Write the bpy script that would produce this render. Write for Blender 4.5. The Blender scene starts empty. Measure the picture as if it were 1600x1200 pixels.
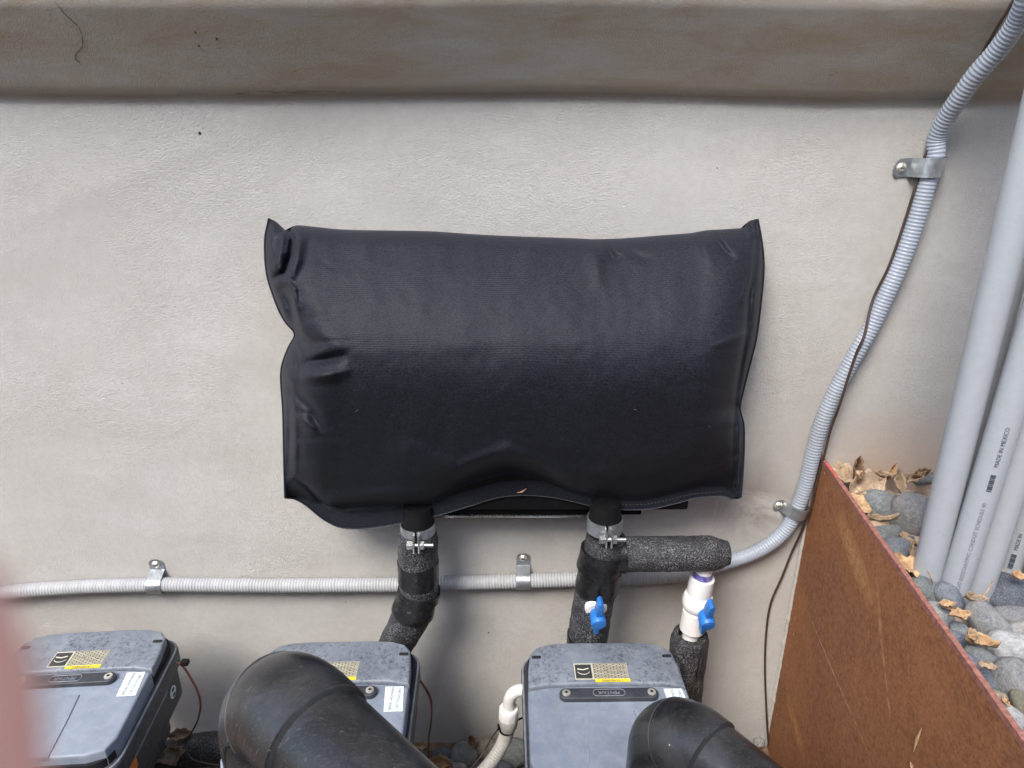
import bpy, bmesh, math, random
import numpy as np
from mathutils import Vector, Matrix, noise as mn

random.seed(7)
R = math.radians
SC = bpy.context.scene
COL = SC.collection

# ------------------------------------------------------------------ camera
CAM = Vector((0.0, -1.1, 1.24)); PITCH = R(22.0); FPX = 1110.0
cam_d = bpy.data.cameras.new('camera'); cam = bpy.data.objects.new('camera', cam_d); COL.objects.link(cam)
cam.location = CAM; cam.rotation_euler = (R(90) - PITCH, 0, 0)
cam_d.sensor_width = 36; cam_d.lens = 36 * FPX / 1600
cam_d.clip_start = 0.002; cam_d.clip_end = 200
cam_d.dof.use_dof = True; cam_d.dof.focus_distance = 1.12; cam_d.dof.aperture_fstop = 22
SC.camera = cam

# ------------------------------------------------------------------ sky, sun, exposure
w = bpy.data.worlds.new('World'); SC.world = w; w.use_nodes = True
nt = w.node_tree; bg = nt.nodes['Background']
sky = nt.nodes.new('ShaderNodeTexSky'); sky.sky_type = 'NISHITA'; sky.sun_disc = False
SUN_DIR = Vector((-0.48, -0.84, 1.2)).normalized()      # towards the light
sky.sun_elevation = math.asin(SUN_DIR.z)
sky.sun_rotation = math.atan2(SUN_DIR.x, SUN_DIR.y)
sky.dust_density = 2.0; sky.air_density = 1.0; sky.ozone_density = 1.0
nt.links.new(sky.outputs[0], bg.inputs[0]); bg.inputs[1].default_value = 0.13
sl = bpy.data.lights.new('sun', 'SUN'); so = bpy.data.objects.new('sun', sl); COL.objects.link(so)
sl.energy = 1.5; sl.angle = R(22); sl.color = (1.0, 0.97, 0.93)
so.rotation_euler = SUN_DIR.to_track_quat('Z', 'Y').to_euler()
so.location = (-2, -3, 5)
SC.view_settings.view_transform = 'Standard'; SC.view_settings.look = 'None'
SC.view_settings.exposure = 1.46; SC.view_settings.gamma = 1.0
SC.view_settings.use_curve_mapping = False

# ------------------------------------------------------------------ helpers
CP, SP = math.cos(PITCH), math.sin(PITCH)
def ray(px, py):
    c = (px - 800) / FPX; d = (py - 600) / FPX
    return Vector((c, CP - d * SP, -SP - d * CP))
def P(px, py, Y=None, Z=None, X=None):
    """the point of the place seen at that spot of the photograph, at depth Y (or height Z, or X)"""
    r = ray(px, py)
    if Y is not None: t = (Y - CAM.y) / r.y
    elif Z is not None: t = (Z - CAM.z) / r.z
    else: t = (X - CAM.x) / r.x
    return CAM + r * t
def mpp(px, py, Y=None, Z=None):
    """metres per pixel there"""
    r = ray(px, py); t = (Y - CAM.y) / r.y if Y is not None else (Z - CAM.z) / r.z
    return t / FPX
def tag(o, label=None, cat=None, group=None, kind=None):
    if label: o['label'] = label
    if cat: o['category'] = cat
    if group: o['group'] = group
    if kind: o['kind'] = kind
    return o
def thing(name, label, cat, loc=(0, 0, 0), rz=0, group=None):
    o = bpy.data.objects.new(name, None); COL.objects.link(o); o.location = loc; o.rotation_euler = (0, 0, rz)
    o.empty_display_size = 0.05
    return tag(o, label, cat, group)
LOC = {}
def link(name, me, parent=None, world=True):
    o = bpy.data.objects.new(name, me); COL.objects.link(o)
    if parent is not None:
        o.parent = parent
        if world:
            l = Vector((0, 0, 0)); p = parent
            while p is not None: l += Vector(p.location); p = p.parent
            o.location = -l
    return o

class MB:
    def __init__(s): s.v = []; s.f = []
    def add(s, vs, fs):
        n = len(s.v); s.v += [tuple(v) for v in vs]; s.f += [tuple(i + n for i in f) for f in fs]; return s
    def box(s, c, h, M=None, bev=0.0):
        bm = bmesh.new(); bmesh.ops.create_cube(bm, size=2)
        for v in bm.verts: v.co = Vector((v.co.x * h[0], v.co.y * h[1], v.co.z * h[2]))
        if bev > 0: bmesh.ops.bevel(bm, geom=bm.edges[:], offset=bev, segments=2, profile=0.6, affect='EDGES')
        T = Matrix.Translation(Vector(c)) @ (M.to_4x4() if M else Matrix.Identity(4))
        for v in bm.verts: v.co = T @ v.co
        bm.verts.index_update()
        s.add([v.co.copy() for v in bm.verts], [[v.index for v in f.verts] for f in bm.faces]); bm.free(); return s
    def sweep(s, pts, rads, seg=20, cap=True, up=None, wob=None):
        pts = [Vector(p) for p in pts]; n = len(pts)
        if not hasattr(rads, '__len__'): rads = [rads] * n
        T = []
        for i in range(n):
            a = pts[max(i - 1, 0)]; b = pts[min(i + 1, n - 1)]; d = (b - a)
            T.append(d.normalized() if d.length > 1e-9 else T[-1])
        N = up if up else (Vector((0, 0, 1)) if abs(T[0].z) < 0.9 else Vector((0, -1, 0)))
        N = (N - T[0] * N.dot(T[0])).normalized()
        vs = []; fs = []
        for i in range(n):
            if i:
                N = (N - T[i] * N.dot(T[i])).normalized()
            B = T[i].cross(N)
            for k in range(seg):
                a = 2 * math.pi * k / seg; d = N * math.cos(a) + B * math.sin(a)
                r = rads[i]
                if wob: r += wob(i, a, pts[i] + d * r)
                vs.append(pts[i] + d * r)
        for i in range(n - 1):
            for k in range(seg):
                k2 = (k + 1) % seg
                fs.append((i * seg + k, i * seg + k2, (i + 1) * seg + k2, (i + 1) * seg + k))
        if cap:
            fs.append(tuple(range(seg - 1, -1, -1))); fs.append(tuple((n - 1) * seg + k for k in range(seg)))
        return s.add(vs, fs)
    def prism(s, poly, z0, z1, M=None, bev=0.0, segs=3):
        bm = bmesh.new(); vs = [bm.verts.new((x, y, z1)) for x, y in poly]; top = bm.faces.new(vs)
        if top.normal.z < 0: top.normal_flip()
        bm.normal_update()
        r = bmesh.ops.extrude_face_region(bm, geom=[top])
        for e in r['geom']:
            if isinstance(e, bmesh.types.BMVert): e.co.z = z0
        bmesh.ops.recalc_face_normals(bm, faces=bm.faces[:])
        if bev > 0:
            ed = [e for e in bm.edges if abs(e.verts[0].co.z - z1) < 1e-6 and abs(e.verts[1].co.z - z1) < 1e-6]
            bmesh.ops.bevel(bm, geom=ed, offset=bev, segments=segs, profile=0.5, affect='EDGES')
        if M:
            for v in bm.verts: v.co = M @ v.co
        bm.verts.index_update()
        s.add([v.co.copy() for v in bm.verts], [[v.index for v in f.verts] for f in bm.faces]); bm.free(); return s
    def mesh(s, name, mat, smooth=True, angle=35):
        me = bpy.data.meshes.new(name); me.from_pydata(s.v, [], s.f); me.update()
        bm = bmesh.new(); bm.from_mesh(me); bmesh.ops.recalc_face_normals(bm, faces=bm.faces[:]); bm.to_mesh(me); bm.free()
        if smooth:
            me.shade_smooth()
            try: me.set_sharp_from_angle(angle=R(angle))
            except Exception: pass
        me.materials.append(mat); return me
    def build(s, name, mat, parent=None, world=True, smooth=True, angle=35):
        return link(name, s.mesh(name, mat, smooth, angle), parent, world)

def cat_rom(pts, step=0.004, closed=False):
    """smooth curve through the points, resampled evenly"""
    pts = [Vector(p) for p in pts]; out = []
    n = len(pts)
    for i in range(n - 1):
        p0 = pts[max(i - 1, 0)]; p1 = pts[i]; p2 = pts[i + 1]; p3 = pts[min(i + 2, n - 1)]
        for k in range(24):
            t = k / 24
            out.append(0.5 * ((2 * p1) + (-p0 + p2) * t + (2 * p0 - 5 * p1 + 4 * p2 - p3) * t * t + (-p0 + 3 * p1 - 3 * p2 + p3) * t ** 3))
    out.append(pts[-1])
    L = [0]
    for i in range(1, len(out)): L.append(L[-1] + (out[i] - out[i - 1]).length)
    m = max(2, int(L[-1] / step)); res = []; j = 0
    for k in range(m + 1):
        d = L[-1] * k / m
        while j < len(L) - 2 and L[j + 1] < d: j += 1
        f = (d - L[j]) / max(L[j + 1] - L[j], 1e-9)
        res.append(out[j].lerp(out[j + 1], min(max(f, 0), 1)))
    return res
def corr(pts, r, pitch=0.0055, amp=0.0006):
    rr = []; s = 0
    for i, p in enumerate(pts):
        if i: s += (p - pts[i - 1]).length
        rr.append(r + amp * math.sin(2 * math.pi * s / pitch))
    return rr

# ------------------------------------------------------------------ materials
class NG:
    def __init__(s, name):
        s.m = bpy.data.materials.new(name); s.m.use_nodes = True; s.t = s.m.node_tree; s.b = s.t.nodes['Principled BSDF']
        s.tc = s.t.nodes.new('ShaderNodeTexCoord')
    def n(s, typ, **kw):
        nd = s.t.nodes.new(typ)
        for k, v in kw.items():
            if k in nd.inputs.keys(): nd.inputs[k].default_value = v
            else: setattr(nd, k, v)
        return nd
    def l(s, a, b): s.t.links.new(a, b)
    def map(s, scale=(1, 1, 1), rot=(0, 0, 0), loc=(0, 0, 0), src=None):
        nd = s.n('ShaderNodeMapping'); nd.inputs['Scale'].default_value = scale; nd.inputs['Rotation'].default_value = rot
        nd.inputs['Location'].default_value = loc
        s.l(src or s.tc.outputs['Object'], nd.inputs[0]); return nd.outputs[0]
    def noise(s, scale, detail=4, rough=0.55, dist=0, vec=None):
        nd = s.n('ShaderNodeTexNoise'); nd.inputs['Scale'].default_value = scale; nd.inputs['Detail'].default_value = detail
        nd.inputs['Roughness'].default_value = rough; nd.inputs['Distortion'].default_value = dist
        s.l(vec or s.tc.outputs['Object'], nd.inputs['Vector']); return nd.outputs[0]
    def vor(s, scale, feature='F1', vec=None, out=0, rnd=1.0):
        nd = s.n('ShaderNodeTexVoronoi', feature=feature); nd.inputs['Scale'].default_value = scale; nd.inputs['Randomness'].default_value = rnd
        s.l(vec or s.tc.outputs['Object'], nd.inputs['Vector']); return nd.outputs[out]
    def ramp(s, fac, stops, interp='LINEAR'):
        nd = s.n('ShaderNodeValToRGB'); cr = nd.color_ramp; cr.interpolation = interp
        while len(cr.elements) < len(stops): cr.elements.new(0.5)
        for e, (p, c) in zip(cr.elements, stops):
            e.position = p; e.color = (c, c, c, 1) if not hasattr(c, '__len__') else (*c, 1)
        s.l(fac, nd.inputs[0]); return nd.outputs[0]
    def mix(s, fac, a, b, blend='MIX'):
        nd = s.n('ShaderNodeMix', data_type='RGBA', blend_type=blend)
        for i, x in ((0, fac), (6, a), (7, b)):
            if hasattr(x, 'is_linked'): s.l(x, nd.inputs[i])
            else: nd.inputs[i].default_value = x if i == 0 else ((*x, 1) if len(x) == 3 else x)
        return nd.outputs[2]
    def math(s, op, a, b=None, clamp=False):
        nd = s.n('ShaderNodeMath', operation=op); nd.use_clamp = clamp
        for i, x in ((0, a), (1, b)):
            if x is None: continue
            if hasattr(x, 'is_linked'): s.l(x, nd.inputs[i])
            else: nd.inputs[i].default_value = x
        return nd.outputs[0]
    def bump(s, h, dist, strength=1.0, prev=None):
        nd = s.n('ShaderNodeBump'); nd.inputs['Strength'].default_value = strength; nd.inputs['Distance'].default_value = dist
        s.l(h, nd.inputs['Height'])
        if prev: s.l(prev, nd.inputs['Normal'])
        return nd.outputs[0]
    def out(s, col=None, rough=None, metal=None, normal=None, spec=None, **kw):
        for k, x in (('Base Color', col), ('Roughness', rough), ('Metallic', metal), ('Normal', normal), ('Specular IOR Level', spec)):
            if x is None: continue
            if hasattr(x, 'is_linked'): s.l(x, s.b.inputs[k])
            else: s.b.inputs[k].default_value = (*x, 1) if hasattr(x, '__len__') else x
        for k, x in kw.items():
            s.b.inputs[k.replace('_', ' ')].default_value = x
        return s.m

def m_stucco():
    g = NG('stucco')
    big = g.noise(1.6, 5, 0.6, 0.6, g.map((1, 1, 1.6)))
    mid = g.noise(7, 6, 0.62, 0.3, g.map((1, 1, 2.0)))
    c = g.mix(g.ramp(big, [(0.35, 0), (0.68, 1)]), (0.525, 0.50, 0.462), (0.63, 0.61, 0.575))
    c = g.mix(g.ramp(mid, [(0.36, 0.4), (0.6, 0)]), c, (0.50, 0.475, 0.43))
    fine = g.noise(90, 5, 0.7)
    c = g.mix(g.ramp(fine, [(0.3, 0.25), (0.6, 0)]), c, (0.40, 0.37, 0.33))
    # brown band along the ledge junction, and a darker yellow-brown tone above it
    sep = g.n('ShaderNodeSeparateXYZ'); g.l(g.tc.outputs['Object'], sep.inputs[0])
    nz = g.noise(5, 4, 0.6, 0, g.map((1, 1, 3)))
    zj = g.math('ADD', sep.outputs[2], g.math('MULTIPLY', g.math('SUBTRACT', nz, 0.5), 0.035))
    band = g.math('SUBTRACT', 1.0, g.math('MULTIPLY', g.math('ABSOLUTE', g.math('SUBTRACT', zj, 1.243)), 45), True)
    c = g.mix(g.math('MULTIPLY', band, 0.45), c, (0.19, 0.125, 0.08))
    up = g.ramp(zj, [(0, 0), (1, 1)])
    above = g.math('MULTIPLY', g.math('SUBTRACT', zj, 1.235), 60, True)
    ledge_noise = g.noise(2.2, 6, 0.65, 0.8, g.map((0.7, 1, 2.4), loc=(3, 0, 0)))
    c = g.mix(g.math('MULTIPLY', above, g.ramp(g.noise(14, 6, 0.7, 0.6, g.map((0.5, 1, 2.2))), [(0.35, 0.95), (0.65, 0.3)])), c, (0.43, 0.35, 0.245))
    # soil splash above the raised bed, smears by the conduit
    sx = g.math('MULTIPLY', g.math('SUBTRACT', sep.outputs[0], 0.53), 12, True)
    lo = g.math('MULTIPLY', g.math('SUBTRACT', 0.76, zj), 7, True)
    lo = g.math('MULTIPLY', lo, sx)
    c = g.mix(g.math('MULTIPLY', lo, 0.7), c, (0.47, 0.31, 0.20))
    sm = g.noise(9, 5, 0.7, 1.2)
    dx = g.math('MULTIPLY', g.math('ABSOLUTE', g.math('SUBTRACT', sep.outputs[0], 0.44)), 8)
    dz = g.math('MULTIPLY', g.math('ABSOLUTE', g.math('SUBTRACT', sep.outputs[2], 0.555)), 8)
    sp = g.math('SUBTRACT', 1.0, g.math('ADD', dx, dz), True)
    c = g.mix(g.math('MULTIPLY', sp, g.ramp(sm, [(0.4, 0), (0.55, 0.8)])), c, (0.22, 0.18, 0.145))
    # relief: float texture, swirled fine wrinkles, pits
    sw = g.noise(2.3, 3, 0.5)
    wv = g.map((1, 1, 1.0))
    add = g.n('ShaderNodeVectorMath', operation='MULTIPLY_ADD')
    nc = g.n('ShaderNodeTexNoise'); nc.inputs['Scale'].default_value = 3.0; nc.inputs['Detail'].default_value = 2
    g.l(g.tc.outputs['Object'], nc.inputs['Vector']); g.l(nc.outputs['Color'], add.inputs[0])
    add.inputs[1].default_value = (0.16, 0.16, 0.16); g.l(wv, add.inputs[2])
    mp = g.map((0.7, 1, 1.0), src=add.outputs[0])
    wr = g.noise(380, 3, 0.7, 0.1, mp)
    wr2 = g.noise(130, 5, 0.7, 0.1, g.map((0.8, 1, 1.0), src=add.outputs[0]))
    gr = g.noise(620, 4, 0.8)
    msk = g.ramp(g.noise(3.2, 4, 0.6), [(0.40, 0.12), (0.62, 1)])
    h = g.math('ADD', g.math('MULTIPLY', g.math('MULTIPLY', wr, msk), 0.75), g.math('MULTIPLY', g.math('MULTIPLY', wr2, msk), 0.6))
    h = g.math('ADD', h, g.math('MULTIPLY', gr, 0.95))
    b = g.bump(h, 0.0030, 0.9)
    pit = g.ramp(g.vor(26, vec=mp), [(0.0, 0), (0.05, 1)])
    b = g.bump(pit, 0.0012, 0.6, b)
    c = g.mix(g.math('MULTIPLY', g.ramp(wr, [(0.33, 0.5), (0.44, 0)]), msk), c, (0.36, 0.33, 0.29))
    return g.out(c, 0.93, normal=b, spec=0.2)

def m_fabric():
    g = NG('black_canvas')
    n = g.noise(500, 2, 0.6); big = g.noise(6, 4, 0.6)
    c = g.mix(g.ramp(n, [(0.35, 0), (0.7, 1)]), (0.0052, 0.0058, 0.0088), (0.019, 0.021, 0.0305))
    c = g.mix(g.ramp(g.noise(180, 2, 0.5), [(0.72, 0), (0.8, 0.25)]), c, (0.06, 0.06, 0.07))
    wv = g.n('ShaderNodeTexWave', wave_type='BANDS', bands_direction='Z'); wv.inputs['Scale'].default_value = 150
    wv.inputs['Distortion'].default_value = 1.6; wv.inputs['Detail'].default_value = 2; wv.inputs['Detail Scale'].default_value = 1.5
    g.l(g.tc.outputs['Object'], wv.inputs['Vector'])
    h = g.math('ADD', g.math('MULTIPLY', wv.outputs[1], 0.6), n)
    b = g.bump(h, 0.0005, 0.5)
    m = g.out(c, 0.63, normal=b, spec=0.25)
    g.b.inputs['Sheen Weight'].default_value = 0.04; g.b.inputs['Sheen Roughness'].default_value = 0.4
    g.b.inputs['Sheen Tint'].default_value = (0.55, 0.6, 0.8, 1)
    return m

def m_foam():
    g = NG('black_foam')
    v = g.vor(380); n = g.noise(520, 3, 0.75); n2 = g.noise(40, 3, 0.5)
    c = g.mix(g.ramp(n, [(0.50, 0), (0.62, 1)]), (0.005, 0.005, 0.006), (0.26, 0.26, 0.27))
    c = g.mix(g.ramp(n2, [(0.35, 0.7), (0.65, 0)]), c, (0.012, 0.012, 0.014))
    b = g.bump(g.math('ADD', n, v), 0.0012, 0.8)
    return g.out(c, 0.55, normal=b, spec=0.5)

def m_tape():
    g = NG('black_tape')
    n = g.noise(22, 4, 0.6, 1.5, g.map((1, 1, 0.7))); n2 = g.noise(120, 3, 0.6)
    c = g.mix(g.ramp(n2, [(0.55, 0), (0.8, 0.4)]), (0.008, 0.008, 0.009), (0.05, 0.05, 0.052))
    b = g.bump(n, 0.004, 0.6); b = g.bump(n2, 0.0004, 0.4, b)
    return g.out(c, g.ramp(n2, [(0.3, 0.22), (0.7, 0.42)]), normal=b, spec=0.55)

def m_plain(name, col, rough=0.5, metal=0, var=0.15, scale=40, bump=0.0003, spec=0.5, dirt=None, dirt_amt=0.4):
    g = NG(name)
    n = g.noise(scale, 5, 0.65); lo = tuple(x * (1 - var) for x in col); hi = tuple(min(1, x * (1 + var)) for x in col)
    c = g.mix(g.ramp(n, [(0.3, 0), (0.7, 1)]), lo, hi)
    if dirt:
        d = g.noise(scale * 0.4, 6, 0.7, 0.5)
        c = g.mix(g.ramp(d, [(0.5, 0), (0.68, dirt_amt)]), c, dirt)
    n3 = g.noise(scale * 3, 3, 0.6)
    r = g.ramp(n3, [(0.3, max(rough - 0.08, 0.05)), (0.7, min(rough + 0.1, 1))])
    return g.out(c, r, metal=metal, normal=g.bump(n3, bump, 0.6), spec=spec)

def m_pump(name, col, dirt_amt):
    g = NG(name)
    oi = g.n('ShaderNodeObjectInfo'); off = g.n('ShaderNodeVectorMath', operation='ADD'); cb_ = g.n('ShaderNodeCombineXYZ')
    g.l(g.math('MULTIPLY', oi.outputs['Random'], 9.0), cb_.inputs[0]); g.l(g.tc.outputs['Object'], off.inputs[0]); g.l(cb_.outputs[0], off.inputs[1]); V_ = off.outputs[0]
    n = g.noise(9, 5, 0.6, 0, V_); c = g.mix(g.ramp(n, [(0.3, 0), (0.7, 1)]), tuple(x * 0.8 for x in col), tuple(x * 1.2 for x in col))
    dust = g.noise(60, 6, 0.75, 0.4, V_)
    c = g.mix(g.ramp(dust, [(0.45, 0), (0.7, 0.35)]), c, (0.36, 0.37, 0.38))
    # dark grime: dense spots towards the rear of the lid
    sep = g.n('ShaderNodeSeparateXYZ'); g.l(g.tc.outputs['Object'], sep.inputs[0])
    rear = g.math('ADD', g.math('MULTIPLY', sep.outputs[1], 4.2), 1.2, True)
    sp = g.noise(170, 5, 0.8, 0.6, V_); msk = g.noise(17, 4, 0.65, 0, V_)
    s1 = g.math('MULTIPLY', g.ramp(sp, [(0.50, 0), (0.60, 1)]), g.ramp(msk, [(0.42, 0), (0.56, 1)]))
    s1 = g.math('MULTIPLY', g.math('MULTIPLY', s1, rear), dirt_amt)
    c = g.mix(s1, c, (0.018, 0.02, 0.025))
    wh = g.ramp(g.vor(55, vec=V_), [(0.035, 0.8), (0.05, 0)])
    c = g.mix(g.math('MULTIPLY', wh, g.ramp(g.noise(8), [(0.5, 0), (0.6, 1)])), c, (0.6, 0.6, 0.58))
    n3 = g.noise(900, 2, 0.6)
    return g.out(c, g.ramp(dust, [(0.3, 0.38), (0.7, 0.62)]), normal=g.bump(n3, 0.0003, 0.5), spec=0.5)

def m_blackpipe():
    g = NG('black_abs')
    n = g.noise(12, 5, 0.65, 0.6); d = g.noise(700, 4, 0.8); sc = g.noise(90, 4, 0.7, 1.5, g.map((1, 7, 1), rot=(0.5, 0, 0.9)))
    c = g.mix(g.ramp(n, [(0.4, 0), (0.75, 0.7)]), (0.010, 0.0105, 0.012), (0.06, 0.062, 0.068))
    c = g.mix(g.ramp(d, [(0.5, 0), (0.75, 0.22)]), c, (0.10, 0.10, 0.10))
    c = g.mix(g.ramp(sc, [(0.60, 0), (0.66, 0.4)]), c, (0.16, 0.155, 0.145))
    sp = g.ramp(g.vor(38), [(0.03, 0.8), (0.045, 0)])
    c = g.mix(sp, c, (0.5, 0.48, 0.42))
    r = g.ramp(n, [(0.3, 0.17), (0.7, 0.34)])
    return g.out(c, r, normal=g.bump(d, 0.0004, 0.5), spec=0.5)

def m_rust():
    g = NG('rusty_steel')
    n = g.noise(5, 6, 0.7, 0.5, g.map((1, 1, 1))); f = g.noise(120, 5, 0.75)
    c = g.mix(g.ramp(n, [(0.3, 0), (0.7, 1)]), (0.135, 0.052, 0.025), (0.27, 0.108, 0.046))
    c = g.mix(g.ramp(g.noise(3.5, 4, 0.65, 0.4, g.map(loc=(4, 1, 2))), [(0.42, 0), (0.62, 0.38)]), c, (0.34, 0.14, 0.055)); c = g.mix(g.ramp(g.noise(22, 6, 0.8), [(0.52, 0), (0.7, 0.5)]), c, (0.09, 0.035, 0.02)); c = g.mix(g.ramp(f, [(0.35, 0), (0.75, 0.75)]), c, (0.38, 0.18, 0.085))
    c = g.mix(g.ramp(g.noise(260, 3, 0.7), [(0.3, 0.5), (0.5, 0)]), c, (0.07, 0.026, 0.016))
    sep = g.n('ShaderNodeSeparateXYZ'); g.l(g.tc.outputs['Object'], sep.inputs[0])
    # orange streak worn from upper wall end downwards
    def streak(c, y0, z0, dy, dz, wd, ln, col, amt, ns=30):
        L = math.hypot(dy, dz); dy /= L; dz /= L
        yy = g.math('SUBTRACT', sep.outputs[1], y0); zz = g.math('SUBTRACT', sep.outputs[2], z0)
        al = g.math('ADD', g.math('MULTIPLY', yy, dy), g.math('MULTIPLY', zz, dz))
        ac = g.math('ADD', g.math('MULTIPLY', yy, -dz), g.math('MULTIPLY', zz, dy))
        a = g.math('SUBTRACT', 1.0, g.math('MULTIPLY', g.math('ABSOLUTE', ac), 1 / wd), True)
        b = g.math('SUBTRACT', 1.0, g.math('MULTIPLY', g.math('ABSOLUTE', al), 1 / ln), True)
        m = g.math('MULTIPLY', g.math('POWER', a, 0.5), g.math('POWER', b, 0.5))
        nn = g.ramp(g.noise(ns, 5, 0.75), [(0.4, 0.15), (0.62, 1)])
        return g.mix(g.math('MULTIPLY', g.math('MULTIPLY', m, nn), amt), c, col)
    def at(px, py):
        q = P(px, py, X=0.525); return q.y, q.z
    a = at(1310, 805); b = at(1372, 940)
    c = streak(c, (a[0] + b[0]) / 2, (a[1] + b[1]) / 2, b[0] - a[0], b[1] - a[1], 0.022, 0.085, (0.50, 0.27, 0.11), 0.95, 90)
    for (p, q, wd, amt, col) in (((1250, 940), (1375, 1180), 0.0022, 1.0, (0.52, 0.30, 0.16)),
                                 ((1225, 1090), (1262, 1190), 0.016, 0.8, (0.55, 0.26, 0.09)),
                                 ((1255, 980), (1268, 1060), 0.02, 0.4, (0.34, 0.15, 0.05)),
                                 ((1385, 960), (1420, 1180), 0.003, 0.8, (0.50, 0.28, 0.14)),
                                 ((1380, 900), (1392, 1010), 0.006, 0.7, (0.46, 0.24, 0.11))):
        a = at(*p); b = at(*q)
        ln = math.hypot(b[0] - a[0], b[1] - a[1]) / 2
        c = streak(c, (a[0] + b[0]) / 2, (a[1] + b[1]) / 2, b[0] - a[0], b[1] - a[1], wd, ln, col, amt, 60)
    # paint and plaster flecks, mostly close to the wall
    near = g.math('ADD', g.math('MULTIPLY', sep.outputs[1], 9), 1.0, True)
    fl = g.ramp(g.vor(75, vec=g.map((1, 1.3, 0.6))), [(0.10, 1), (0.16, 0)])
    fm = g.ramp(g.noise(12, 3), [(0.45, 0.12), (0.6, 1)])
    fl2 = g.math('MULTIPLY', g.math('MULTIPLY', fl, fm), g.math('ADD', g.math('MULTIPLY', near, 0.9), 0.10), True)
    c = g.mix(fl2, c, (0.6, 0.45, 0.3))
    b = g.bump(f, 0.0006, 0.7); b = g.bump(n, 0.004, 0.4, b)
    return g.out(c, 0.78, normal=b, spec=0.25)

def m_stone():
    g = NG('river_stone')
    oi = g.n('ShaderNodeObjectInfo')
    rnd = oi.outputs['Random']
    base = g.mix(1.0, g.mix(0.0, oi.outputs['Color'], (0, 0, 0)), (1, 1, 1), 'MULTIPLY')
    off = g.n('ShaderNodeVectorMath', operation='ADD'); cmb = g.n('ShaderNodeCombineXYZ')
    g.l(g.math('MULTIPLY', rnd, 37.0), cmb.inputs[0]); g.l(g.math('MULTIPLY', rnd, 11.0), cmb.inputs[1])
    g.l(g.tc.outputs['Object'], off.inputs[0]); g.l(cmb.outputs[0], off.inputs[1])
    v = off.outputs[0]
    n = g.noise(1.8, 6, 0.75, 0.8, v); f = g.noise(14, 6, 0.85, 0, v)
    c = g.mix(g.ramp(n, [(0.38, 0.6), (0.58, 0)]), base, (0.085, 0.10, 0.125)); c = g.mix(g.ramp(n, [(0.58, 0), (0.75, 0.6)]), c, (0.5, 0.47, 0.4))
    c = g.mix(g.ramp(f, [(0.5, 0), (0.66, 0.6)]), c, (0.58, 0.57, 0.54))
    c = g.mix(g.ramp(f, [(0.32, 0.6), (0.46, 0)]), c, (0.06, 0.065, 0.075))
    pits = g.ramp(g.vor(3.5, vec=v), [(0.06, 0), (0.13, 1)])
    b = g.bump(f, 0.07, 0.5); b = g.bump(n, 0.2, 0.4, b)
    return g.out(c, 0.72, normal=b, spec=0.35)

def m_leaf(name, a, b_):
    g = NG(name)
    n = g.noise(30, 5, 0.7); v = g.noise(200, 3, 0.6)
    c = g.mix(g.ramp(n, [(0.35, 0), (0.65, 1)]), a, b_)
    c = g.mix(g.ramp(v, [(0.5, 0), (0.7, 0.7)]), c, tuple(x * 0.45 for x in a))
    return g.out(c, 0.6, normal=g.bump(n, 0.001, 0.5), spec=0.35)

def m_soil():
    g = NG('sandy_soil')
    n = g.noise(14, 6, 0.7); f = g.noise(150, 4, 0.7)
    c = g.mix(g.ramp(n, [(0.3, 0), (0.7, 1)]), (0.09, 0.06, 0.04), (0.30, 0.21, 0.14))
    c = g.mix(g.ramp(f, [(0.4, 0.4), (0.6, 0)]), c, (0.06, 0.045, 0.03))
    return g.out(c, 0.95, normal=g.bump(f, 0.004, 0.8), spec=0.1)

def m_print():
    g = NG('warning_print')
    br = g.n('ShaderNodeTexBrick'); br.inputs['Scale'].default_value = 1.0
    br.inputs['Color1'].default_value = (0.62, 0.58, 0.42, 1); br.inputs['Color2'].default_value = (0.5, 0.47, 0.34, 1)
    br.inputs['Mortar'].default_value = (0.03, 0.03, 0.032, 1); br.inputs['Mortar Size'].default_value = 0.0007
    br.inputs['Brick Width'].default_value = 0.0105; br.inputs['Row Height'].default_value = 0.0027
    br.inputs['Mortar Smooth'].default_value = 0.1
    g.l(g.tc.outputs['Object'], br.inputs['Vector'])
    m = g.ramp(g.noise(70, 3, 0.6, 0, g.map((1, 3, 1))), [(0.3, 0), (0.38, 1)])
    c = g.mix(m, (0.035, 0.035, 0.036), br.outputs[0])
    return g.out(c, 0.5, spec=0.4)

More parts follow.
